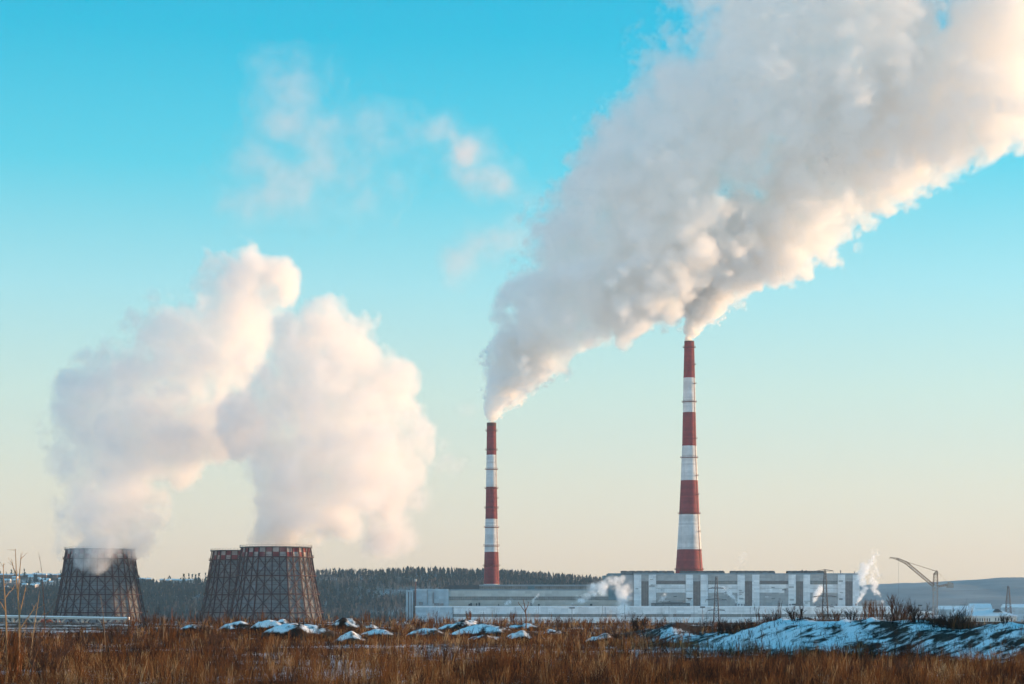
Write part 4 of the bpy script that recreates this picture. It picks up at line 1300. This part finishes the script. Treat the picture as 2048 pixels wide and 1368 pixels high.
SH0 = {}
for i, (a, hp, kd, tt_, lab) in enumerate(SHRUBS):
    d = float(interp(a, BANK_TOE)) + BANK_W * (0.6 + (tt_ - 0.6) * 1.6)
    shrub(a, d, hp, kd, lab, 'bare shrubs along the snowy bank', i)
for i, (a, rw, hp, kd, lab) in enumerate(FIELD):
    shrub(a, F * CAM_Z / (rw - YH), hp, kd, lab, 'bare bushes at the field edge', i + 40)


def sapling(px, base_row, limbs, label, thick, cat='sapling', bark='sapling_bark', name='bare_sapling', d=None):
    """limbs: lists of (column, row) in the tree's own plane, first the trunk."""
    d = d or F * CAM_Z / (base_row - YH)
    x0 = X(px, d); z0 = gz(x0, d)
    t = thing(name, (x0, d, z0), label, cat)
    r2 = np.random.default_rng(int(px))
    for li, limb in enumerate(limbs):
        m = MB()
        dy = 0.0 if li == 0 else r2.uniform(-0.5, 0.5)
        pts = [Vector((X(a, d) - x0, dy * j / max(1, len(limb) - 1), (Z(b, d) - z0) if (li or j) else -0.1)) for j, (a, b) in enumerate(limb)]
        L_ = len(pts) - 1
        for j in range(L_):
            w0 = thick * (1 - 0.75 * j / L_) * (1 if li == 0 else 0.6); w1 = thick * (1 - 0.75 * (j + 1) / L_) * (1 if li == 0 else 0.6)
            m.bar(pts[j], pts[j + 1], w0, w2=w1, n=5)
            if j:
                for _ in range(2):
                    dd = (pts[j + 1] - pts[j]).normalized() + Vector((r2.normal(0, 0.5), r2.normal(0, 0.5), 0.2)); dd.normalize()
                    m.bar(pts[j].lerp(pts[j + 1], r2.random()), pts[j] + dd * r2.uniform(0.3, 0.8), thick * 0.25, w2=thick * 0.08, n=3)
        m.build('trunk' if li == 0 else 'branch', M[bark], t)


sapling(38, 1342, [[(37, 1342), (38, 1290), (39, 1235), (36, 1195), (33, 1160), (32, 1125), (31, 1098)], [(39, 1228), (48, 1190), (52, 1170)], [(36, 1195), (40, 1150), (43, 1125), (45, 1107)], [(33, 1150), (26, 1135), (22, 1118)],
                   [(38, 1260), (62, 1225), (72, 1205)]], 'tallest pale bare sapling with forked top at the left edge', 0.055)
sapling(89, 1300, [[(89, 1300), (89, 1225), (86, 1180), (84, 1145), (80, 1120), (77, 1104)], [(88, 1238), (105, 1215), (118, 1198)]], 'thin dark curving sapling left of the far left tower', 0.028, bark='twig_brown')
sapling(12, 1345, [[(13, 1345), (14, 1280), (11, 1215), (9, 1180), (7, 1150), (7, 1127)], [(11, 1195), (18, 1183), (24, 1178)], [(12, 1225), (4, 1208), (-4, 1195)]], 'shorter pale sapling nearest the left edge', 0.05)
sapling(62, 1335, [[(58, 1335), (66, 1270), (72, 1230), (76, 1205), (78, 1190)], [(66, 1270), (78, 1245), (92, 1225)]], 'slender sapling leaning right between the tallest and the curving one', 0.03)
sapling(70, 1360, [[(55, 1366), (68, 1320), (78, 1288), (92, 1268), (106, 1255)], [(70, 1315), (60, 1290), (55, 1270)], [(78, 1288), (80, 1262), (84, 1248)]], 'dark crooked sapling low in the grass by the tallest pale one', 0.035, bark='twig_brown')
sapling(209, 1300, [[(212, 1300), (209, 1262), (206, 1225), (203, 1205), (201, 1190)]], 'single straw stalk in front of the far left cooling tower', 0.022, 'stalk', name='dry_stalk')
sapling(327, 1290, [[(328, 1290), (327, 1262), (326, 1250)], [(327, 1268), (330, 1256), (331, 1250)]], 'short straw stalk between the cooling towers', 0.03, 'stalk', name='dry_stalk')
sapling(1052, 1262, [[(1052, 1262), (1052, 1232), (1049, 1210), (1046, 1198)], [(1051, 1225), (1042, 1212), (1036, 1205)], [(1051, 1222), (1056, 1210), (1057, 1203)]], 'forked reddish sapling before the annex left of the big steam cloud', 0.09, bark='twig_rust')
for a, b_, tp, lab in ((413, 1290, 1262, 'pale stalk below the paired cooling towers'), (480, 1310, 1264, 'pale stalk left of the largest mound'), (668, 1298, 1255, 'pale stalk right of the largest mound'), (775, 1316, 1262, 'orange stalk below the hall end'),
                       (935, 1340, 1281, 'leaning straw stalk below the long white mound'), (1003, 1330, 1285, 'straw stalk below the wide mottled mound'), (1246, 1300, 1243, 'dark stalk right of the lone slanting mound'),
                       (1295, 1330, 1275, 'straw stalk at the left toe of the snowy bank'), (1338, 1345, 1295, 'straw stalk in the grass before the left end of the bank'), (1692, 1366, 1318, 'orange stalk low in the grass right of middle')):
    sapling(a, b_, [[(a, b_), (a + rnd.uniform(-2, 2), (b_ + tp) / 2), (a + rnd.uniform(-4, 4), tp)]], lab, 0.02, 'stalk', name='dry_stalk')
sapling(344, 1300, [[(344, 1300), (344, 1250), (344, 1214)]], 'thin rusty post beside the stalk between the cooling towers', 0.06, 'post', bark='rust_sheet', name='metal_post', d=300.0)

# ------------------------------------------------------------------ steam and smoke
def vapour_material(name, color, density, aniso=0.0):
    m, N, K = new_mat(name)
    out = N.new('ShaderNodeOutputMaterial')
    v = N.new('ShaderNodeVolumePrincipled')
    v.inputs['Color'].default_value = (*color, 1)
    v.inputs['Density'].default_value = density
    v.inputs['Anisotropy'].default_value = aniso
    K(v.outputs[0], out.inputs['Volume'])
    return m


def skin_material():
    m, N, K = new_mat('vapour_skin')
    out = N.new('ShaderNodeOutputMaterial')
    t = N.new('ShaderNodeBsdfTransparent')
    d = N.new('ShaderNodeBsdfTranslucent')
    d.inputs[0].default_value = (0.9, 0.9, 0.9, 1)
    mix = N.new('ShaderNodeMixShader')
    mix.inputs[0].default_value = 0.01
    K(t.outputs[0], mix.inputs[1]); K(d.outputs[0], mix.inputs[2]); K(mix.outputs[0], out.inputs['Surface'])
    return m


SKIN = skin_material()


def vapour_tree(name, air, mat, lo, hi, h, dims, box, seams, voxel, scale, amp, soft, offset, rref, rpow, hull, seed, detail, rough):
    """Node tree. The mesh is a lattice of air samples ('field': metres under the plume's outline, 'girth': the plume's local radius); the
    vapour's density is that depth eaten into billows by noise, and the outline is meshed as the vapour's faint skin."""
    g = bpy.data.node_groups.new(name, 'GeometryNodeTree')
    g.interface.new_socket('Geometry', in_out='INPUT', socket_type='NodeSocketGeometry')
    g.interface.new_socket('Geometry', in_out='OUTPUT', socket_type='NodeSocketGeometry')
    N, K = g.nodes, g.links.new
    go = N.new('NodeGroupOutput')
    gi = N.new('GeometryNodeObjectInfo'); gi.inputs['Object'].default_value = air; air_geo = gi.outputs['Geometry']
    nx, ny, nz = dims

    def m_(op, a, b=None, c=None, clamp=False):
        n = N.new('ShaderNodeMath'); n.operation = op; n.use_clamp = clamp
        for i, v in enumerate((a, b, c)):
            if v is None:
                continue
            if isinstance(v, (int, float)):
                n.inputs[i].default_value = v
            else:
                K(v, n.inputs[i])
        return n.outputs[0]

    pos = N.new('GeometryNodeInputPosition')
    sep = N.new('ShaderNodeSeparateXYZ'); K(pos.outputs[0], sep.inputs[0])
    ij, fr = [], []
    for ax, l, n in zip('XYZ', lo, dims):
        u = m_('MULTIPLY', m_('SUBTRACT', sep.outputs[ax], float(l)), 1.0 / h)
        u = m_('MINIMUM', m_('MAXIMUM', u, 0.0), n - 1.001)
        fl = m_('FLOOR', u)
        ij.append(fl); fr.append(m_('SUBTRACT', u, fl))
    base = m_('MULTIPLY_ADD', ij[0], float(ny), ij[1])
    # index = (ix * ny + iy) * nz + iz, kept whole in floats (under 16 million)
    base = m_('MULTIPLY_ADD', base, float(nz), ij[2])

    def tri(attr):
        at = N.new('GeometryNodeInputNamedAttribute'); at.data_type = 'FLOAT'; at.inputs['Name'].default_value = attr
        corner = {}
        for a in (0, 1):
            for b in (0, 1):
                for c in (0, 1):
                    s = N.new('GeometryNodeSampleIndex'); s.data_type = 'FLOAT'; s.domain = 'POINT'
                    K(air_geo, s.inputs['Geometry']); K(at.outputs[0], s.inputs['Value'])
                    K(m_('ADD', base, float((a * ny + b) * nz + c)), s.inputs['Index'])
                    corner[a, b, c] = s.outputs[0]

        def lerp(p, q, t):
            return m_('MULTIPLY_ADD', m_('SUBTRACT', q, p), t, p)
        r0 = [lerp(lerp(corner[a, 0, 0], corner[a, 0, 1], fr[2]), lerp(corner[a, 1, 0], corner[a, 1, 1], fr[2]), fr[1]) for a in (0, 1)]
        return lerp(r0[0], r0[1], fr[0])

    field, girth = tri('field'), tri('girth')
    off = N.new('ShaderNodeVectorMath'); off.operation = 'ADD'
    off.inputs[1].default_value = (seed * 37.1, seed * 11.3, seed * 23.7)
    K(pos.outputs[0], off.inputs[0])
    fine = N.new('ShaderNodeTexNoise')
    fine.inputs['Scale'].default_value = 1.0 / scale; fine.inputs['Detail'].default_value = detail; fine.inputs['Roughness'].default_value = rough
    K(off.outputs[0], fine.inputs['Vector'])
    big = N.new('ShaderNodeTexNoise')
    big.inputs['Scale'].default_value = 0.3 / scale; big.inputs['Detail'].default_value = 1.5
    K(off.outputs[0], big.inputs['Vector'])
    # rounded billows: cells bulging outward, their rows bent by the noise
    bend = N.new('ShaderNodeVectorMath'); bend.operation = 'MULTIPLY_ADD'
    K(fine.outputs['Color'], bend.inputs[0]); bend.inputs[1].default_value = (scale * 0.8,) * 3; K(off.outputs[0], bend.inputs[2])
    cell = N.new('ShaderNodeTexVoronoi'); cell.feature = 'F1'
    cell.inputs['Scale'].default_value = 1.0 / (0.9 * scale); cell.inputs['Detail'].default_value = 2.0; cell.inputs['Roughness'].default_value = 0.6
    K(bend.outputs[0], cell.inputs['Vector'])
    bill = m_('MULTIPLY', m_('SUBTRACT', 0.56, cell.outputs['Distance']), 1.25 * amp)
    n = m_('ADD', m_('MULTIPLY', m_('SUBTRACT', fine.outputs[0], 0.5), 1.5 * amp), m_('MULTIPLY', m_('SUBTRACT', big.outputs[0], 0.5), 2.2 * amp))
    n = m_('ADD', n, bill)
    val = m_('ADD', field, m_('MULTIPLY', m_('ADD', n, offset), girth))
    val = m_('MINIMUM', val, m_('MULTIPLY_ADD', girth, 0.24, field))      # no crumbs far outside the outline
    mr = N.new('ShaderNodeMapRange'); mr.interpolation_type = 'SMOOTHSTEP'
    K(m_('DIVIDE', val, m_('MULTIPLY', girth, soft)), mr.inputs['Value'])
    lump = N.new('ShaderNodeMapRange'); lump.inputs['From Min'].default_value = -0.6 * amp; lump.inputs['From Max'].default_value = 0.6 * amp
    lump.inputs['To Min'].default_value = 0.4; lump.inputs['To Max'].default_value = 1.5
    K(n, lump.inputs['Value'])
    dens = m_('MULTIPLY', m_('MULTIPLY', mr.outputs[0], lump.outputs[0]), m_('POWER', m_('DIVIDE', rref, girth), rpow))
    for zc, ov, up in seams:       # neighbouring slices of one plume hand over to each other across 'ov' metres
        dens = m_('MULTIPLY', dens, m_('MULTIPLY_ADD', sep.outputs['Z'], up / ov, 0.5 - up * zc / ov, clamp=True))
    if hull is None:
        vc = N.new('GeometryNodeVolumeCube')
        K(dens, vc.inputs['Density'])
        step = voxel
    else:                      # the outline as a closed mesh
        vc = N.new('GeometryNodeVolumeCube')
        K(m_('ADD', m_('DIVIDE', m_('ADD', field, m_('MULTIPLY', m_('ADD', n, offset - 0.05), girth)), girth), 0.3, clamp=True), vc.inputs['Density'])
        step = hull
    blo, bhi = box
    res = [max(4, int(round((b - a) / step)) + 1) for a, b in zip(blo, bhi)]
    vc.inputs['Min'].default_value = blo; vc.inputs['Max'].default_value = [a + (n_ - 1) * step for a, n_ in zip(blo, res)]
    for ax, n_ in zip('XYZ', res):
        vc.inputs['Resolution ' + ax].default_value = n_
    end = vc.outputs[0]
    if hull is not None:
        v2m = N.new('GeometryNodeVolumeToMesh'); v2m.resolution_mode = 'GRID'; v2m.inputs['Threshold'].default_value = 0.3
        K(end, v2m.inputs['Volume']); end = v2m.outputs[0]
    sm = N.new('GeometryNodeSetMaterial'); sm.inputs['Material'].default_value = mat
    K(end, sm.inputs[0]); K(sm.outputs[0], go.inputs[0])
    return g


def puffs_along(spines, d, count, seed, depth=1.0, size=(0.30, 0.55)):
    """Puffs strewn along spines given as (column, row, radius in picture px[, distance]); world points, radii and local girths."""
    r_ = np.random.default_rng(seed)
    pos, rad, gir = [], [], []
    for spine in spines:
        pts = [(np.array(P(a[0], a[1], a[3] if len(a) > 3 else d)), a[2] / F * (a[3] if len(a) > 3 else d)) for a in spine]
        seg = [np.linalg.norm(b[0] - a[0]) / max(2.0, (a[1] + b[1]) / 2) for a, b in zip(pts, pts[1:])]
        tot = sum(seg)
        for i in range(len(pts) - 1):
            for _ in range(max(4, int(count * seg[i] / tot))):
                t = r_.random()
                c = pts[i][0] * (1 - t) + pts[i + 1][0] * t
                rr = pts[i][1] * (1 - t) + pts[i + 1][1] * t
                v = r_.normal(size=3); v /= np.linalg.norm(v)
                s = rr * r_.uniform(*size)
                q = r_.uniform(0.55, 1.0)
                k = (rr - s) * q
                pos.append(c + v * np.array((k, k * depth, k))); rad.append(s); gir.append(rr)
                # a smaller billow on its face
                v2 = r_.normal(size=3); v2 = v2 / np.linalg.norm(v2) + v * 0.8
                v2 /= np.linalg.norm(v2)
                pos.append(pos[-1] + v2 * s * 0.8); rad.append(s * r_.uniform(0.35, 0.6)); gir.append(rr)
            (a, ra), (b, rb) = pts[i], pts[i + 1]
            n = int(np.clip(np.linalg.norm(b - a) / (0.3 * min(ra, rb) + 0.5), 2, 16))
            for j in range(n + 1):
                t = j / n
                pos.append(a * (1 - t) + b * t); rr = ra * (1 - t) + rb * t
                rad.append(rr * 0.66); gir.append(rr)
    return np.array(pos), np.array(rad), np.array(gir)


def vapour(name, puffs, mat, voxel, lattice, scale, amp=0.22, soft=0.25, offset=0.0, rref=20.0, rpow=0.8, seed=1, hull=None, detail=5.0, rough=0.58,
           clip_lo=None, clip_hi=None, parent=None, slices=1):
    pos, rad, gir = puffs
    pad = 0.35 * gir[:, None]
    lo = (pos - rad[:, None] - pad).min(0)
    hi = (pos + rad[:, None] + pad).max(0)
    if clip_lo is not None:
        lo = np.maximum(lo, clip_lo)
    if clip_hi is not None:
        hi = np.minimum(hi, clip_hi)
    h = lattice
    dims = [max(4, int(math.ceil((b - a) / h)) + 1) for a, b in zip(lo, hi)]
    hi = lo + (np.array(dims) - 1) * h
    ax = [lo[k] + h * np.arange(dims[k]) for k in range(3)]
    field = np.full(dims, -1e3, np.float32)
    gw = np.zeros(dims, np.float32); gs = np.zeros(dims, np.float32)
    for p, r, gg in zip(pos, rad, gir):
        e = r + 0.6 * gg
        sl = []
        for k in range(3):
            i0 = int(np.clip(math.floor((p[k] - e - lo[k]) / h), 0, dims[k])); i1 = int(np.clip(math.ceil((p[k] + e - lo[k]) / h) + 1, 0, dims[k]))
            sl.append(slice(i0, i1))
        if any(s.stop <= s.start for s in sl):
            continue
        sl = tuple(sl)
        dx = ax[0][sl[0]] - p[0]; dy = ax[1][sl[1]] - p[1]; dz = ax[2][sl[2]] - p[2]
        dist = np.sqrt(dx[:, None, None] ** 2 + dy[None, :, None] ** 2 + dz[None, None, :] ** 2).astype(np.float32)
        np.maximum(field[sl], r - dist, out=field[sl])
        w = np.exp(-(dist / r) ** 2)
        gw[sl] += w; gs[sl] += w * gg
    girth = np.where(gw > 1e-4, gs / np.maximum(gw, 1e-4), gir.max()).astype(np.float32)
    field = np.maximum(field, -1.2 * girth)
    gx, gy, gz = np.meshgrid(*ax, indexing='ij')
    co = np.stack([gx, gy, gz], -1).astype(np.float32).reshape(-1)
    me = bpy.data.meshes.new(name)
    me.vertices.add(len(co) // 3)
    me.vertices.foreach_set('co', co)
    for nm, arr in (('field', field), ('girth', girth)):
        a = me.attributes.new(nm, 'FLOAT', 'POINT')
        a.data.foreach_set('value', np.ascontiguousarray(arr, np.float32).reshape(-1))
    air = bpy.data.objects.new(name + '_air_samples', me)
    lo_t, hi_t = tuple(map(float, lo)), tuple(map(float, hi))
    args = (lo_t, hi_t, h, dims)
    noise = (voxel, scale, amp, soft, offset, rref, rpow)
    # the plume: its outline, faintly misty, and the vapour that fills it
    o = bpy.data.objects.new(name, bpy.data.meshes.new(name))
    o.data.materials.append(SKIN)
    C.objects.link(o); o.parent = parent
    mod = o.modifiers.new('outline', 'NODES')
    mod.node_group = vapour_tree(name + '_outline', air, SKIN, *args, (lo_t, hi_t), (), *noise, hull or voxel * 2.5, seed, min(detail, 3.0), rough)
    # slice by slice, so that empty air is not sampled
    ov = 14 * voxel
    zs_ = np.linspace(lo[2], hi[2], slices + 1)
    for k in range(slices):
        seams = ([(float(zs_[k]), ov, 1.0)] if k else []) + ([(float(zs_[k + 1]), ov, -1.0)] if k < slices - 1 else [])
        z0, z1 = zs_[k] - (ov * 0.5 + voxel if k else 0), zs_[k + 1] + (ov * 0.5 + voxel if k < slices - 1 else 0)
        on = (pos[:, 2] + rad + pad[:, 0] > z0) & (pos[:, 2] - rad - pad[:, 0] < z1)
        if not on.any():
            continue
        b0 = np.maximum(lo, (pos - rad[:, None] - pad)[on].min(0)); b1 = np.minimum(hi, (pos + rad[:, None] + pad)[on].max(0))
        b0[2], b1[2] = z0, z1
        v = bpy.data.objects.new('vapour', bpy.data.volumes.new('vapour'))
        v.data.materials.append(mat)
        C.objects.link(v); v.parent = o
        mod = v.modifiers.new('vapour', 'NODES')
        mod.node_group = vapour_tree(name + '_vapour', air, mat, *args, (tuple(map(float, b0)), tuple(map(float, b1))), seams, *noise, None, seed, detail, rough)
    return o


SMOKE = vapour_material('chimney_smoke', (0.994, 0.979, 0.961), 0.11)
STEAM = vapour_material('tower_steam', (0.986, 0.957, 0.940), 0.065)
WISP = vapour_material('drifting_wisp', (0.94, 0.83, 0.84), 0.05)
S1 = [(983, 842, 9), (989, 814, 24), (1003, 788, 40), (1024, 752, 60), (1050, 702, 82), (1096, 632, 112), (1155, 558, 144), (1232, 470, 172), (1318, 368, 196),
      (1422, 245, 226), (1545, 105, 258), (1660, -30, 280)]
S2 = [(1376, 681, 9), (1382, 660, 15), (1396, 637, 28), (1430, 590, 50), (1495, 525, 84), (1592, 430, 120), (1715, 312, 152), (1860, 200, 172),
      (2020, 80, 195), (2120, -10, 200)]
TOPX, TOPZ = X(2150, D1), Z(-120, D1)
for S, extra, D, sd, lab in ((S1, [[(1225, 620, 76), (1310, 575, 84), (1400, 500, 112)]], D1, 1, 'dense smoke plume drifting up and right from the shorter striped chimney'),
                      (S2, [[(1392, 610, 40), (1420, 545, 70), (1500, 450, 110)]], D2, 2, 'dense smoke plume drifting up and right from the taller striped chimney')):
    o = vapour('smoke_plume', puffs_along([S[3 if sd == 1 else 2:]] + extra, D, 330, 3 + sd), SMOKE, 1.65, 5.0, 30.0, amp=0.42, soft=0.10, offset=0.26, rref=45.0, rpow=1.0, seed=sd,
               clip_hi=(TOPX, 1e5, TOPZ), hull=4.0, rough=0.64)
    tag(o, lab, 'smoke')
    vapour('smoke_jet', puffs_along([S[:5 if sd == 1 else 4]], D, 150, 8 + sd), SMOKE, 0.6, 1.5, 6.0, amp=0.38, soft=0.10, offset=0.18, rref=45.0, rpow=1.0, seed=sd + 4, hull=1.6, parent=o)

T1 = [[(200, 1112, 66), (206, 1060, 92), (232, 1000, 116), (230, 935, 130), (224, 866, 156), (305, 785, 156), (378, 695, 142), (440, 615, 116), (478, 565, 86)],
      [(470, 566, 66), (542, 568, 56)], [(300, 860, 120), (400, 850, 92), (460, 850, 70)], [(310, 905, 84), (392, 905, 46)],
      [(170, 1100, 34, 1428), (164, 1114, 20, 1421)], [(205, 1088, 50, 1428), (202, 1114, 34, 1419), (206, 1132, 16, 1417)], [(250, 1085, 40, 1440), (262, 1100, 22, 1445)]]
T2 = [[(553, 1090, 64), (558, 1040, 80), (590, 980, 112), (630, 890, 150), (640, 790, 160), (652, 705, 106), (640, 650, 64)], [(500, 860, 74), (560, 800, 104)],
      [(700, 910, 140), (765, 900, 118), (795, 860, 84)], [(700, 690, 60), (716, 650, 36)], [(740, 750, 84), (822, 760, 48)], [(640, 700, 100), (700, 770, 112)], [(640, 1010, 60), (690, 1035, 36)]]
o = vapour('steam_plume', puffs_along(T1, 1450, 330, 21), STEAM, 1.5, 4.5, 30.0, amp=0.48, soft=0.17, offset=0.27, rref=42.0, rpow=0.7, seed=11, hull=3.5, rough=0.64)
tag(o, 'big soft steam cloud rising from the cooling tower farthest left', 'steam')
o = vapour('steam_plume', puffs_along(T2, 1400, 330, 23), STEAM, 1.5, 4.5, 30.0, amp=0.48, soft=0.17, offset=0.27, rref=42.0, rpow=0.7, seed=12, hull=3.5, rough=0.64)
tag(o, 'big soft steam cloud rising from the checkered front cooling tower', 'steam')
for S, lab, d, k, sd in (
        ([[(770, 980, 90), (785, 1060, 66), (740, 1090, 40)]], 'pale steam hanging low right of the front cooling tower', 1480, 0.55, 31),
        ([[(885, 925, 36), (930, 935, 24)]], 'small stray wisp of steam left of the shorter chimney', 1480, 0.25, 32),
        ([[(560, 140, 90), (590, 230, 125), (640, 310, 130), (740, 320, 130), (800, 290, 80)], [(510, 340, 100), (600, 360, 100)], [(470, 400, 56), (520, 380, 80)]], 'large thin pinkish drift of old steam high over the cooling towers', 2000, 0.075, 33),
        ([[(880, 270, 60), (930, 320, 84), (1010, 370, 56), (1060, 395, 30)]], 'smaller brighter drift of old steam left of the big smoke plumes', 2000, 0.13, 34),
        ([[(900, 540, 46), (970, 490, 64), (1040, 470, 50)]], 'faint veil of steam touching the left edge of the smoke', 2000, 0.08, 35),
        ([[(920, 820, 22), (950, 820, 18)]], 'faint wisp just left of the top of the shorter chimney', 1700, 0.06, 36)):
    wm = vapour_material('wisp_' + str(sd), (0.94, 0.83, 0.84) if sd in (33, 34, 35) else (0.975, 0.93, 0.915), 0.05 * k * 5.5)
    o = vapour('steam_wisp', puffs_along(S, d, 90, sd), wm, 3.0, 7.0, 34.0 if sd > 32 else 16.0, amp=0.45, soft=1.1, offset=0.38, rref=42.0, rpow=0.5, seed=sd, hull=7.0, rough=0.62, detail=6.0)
    tag(o, lab, 'steam')
for S, lab, sd, k in (
        ([(1142, 1207, 3.5), (1156, 1199, 10), (1178, 1186, 18), (1204, 1172, 25), (1226, 1164, 22)], 'white steam blown right from a vent on the annex roof', 41, 0.8),
        ([(1244, 1236, 17), (1246, 1212, 25), (1248, 1186, 25), (1241, 1160, 17)], 'pinkish column of steam at the joint of hall and boiler house', 42, 0.6),
        ([(1064, 1209, 2.5), (1067, 1199, 5), (1076, 1189, 6)], 'little curl of steam on the annex roof left of the blown white steam', 43, 0.5),
        ([(1010, 1209, 5), (1018, 1204, 7), (1024, 1199, 5)], 'tiny low patch of steam on the annex roof below the blue lantern roof', 44, 0.35),
        ([(1476, 1208, 2), (1467, 1196, 6), (1457, 1183, 8), (1448, 1177, 6)], 'thin steam leaning left from pipes right of the left lattice pylon', 45, 0.6),
        ([(1626, 1205, 4), (1633, 1190, 9), (1642, 1176, 11)], 'small steam puff just left of the right lattice pylon', 46, 0.7),
        ([(1712, 1208, 2.5), (1721, 1193, 7), (1731, 1176, 10), (1722, 1155, 14), (1735, 1130, 17), (1750, 1112, 16)], 'tall bright steam column at the right end of the boiler house', 47, 0.8),
        ([(1766, 1208, 3), (1765, 1196, 7), (1753, 1180, 12), (1745, 1160, 14), (1750, 1140, 13)], 'bright forked steam column, rightmost at the plant', 48, 0.8),
        ([(1317, 1203, 3), (1325, 1197, 7), (1331, 1190, 7)], 'faint puff of steam low on the boiler house wall', 49, 0.35),
        ([(1474, 1136, 5), (1484, 1116, 9), (1490, 1106, 6)], 'faint wisp of steam above the boiler house roof', 50, 0.12)):
    wm = vapour_material('vent_steam_' + str(sd), (0.992, 0.992, 0.992), 0.05 * k * 3.4)
    d = 1738 if sd != 45 else 1750
    g = max(a[2] for a in S) / F * d
    o = vapour('vent_steam', puffs_along([S], d, 70, sd), wm, max(0.45, g / 14), max(0.8, g / 5), g * 0.8, amp=0.55, soft=0.6, offset=0.30, rref=42.0, rpow=0.75, seed=sd, hull=max(0.8, g / 7), rough=0.6)
    tag(o, lab, 'steam', 'steam rising from the plant roofs')

# ------------------------------------------------------------------ the winter haze
HAZE = True
if HAZE:
    hm, N, K = new_mat('haze')
    out = N.new('ShaderNodeOutputMaterial'); v = N.new('ShaderNodeVolumePrincipled')
    v.inputs['Color'].default_value = (0.52, 0.79, 1.0, 1); v.inputs['Density'].default_value = 0.000045; v.inputs['Anisotropy'].default_value = 0.0
    K(v.outputs[0], out.inputs['Volume'])
    m = MB(); m.box(-5600, 5600, -400, 7700, PLAIN - 30, 700)
    o = m.build('haze', hm); o['kind'] = 'stuff'
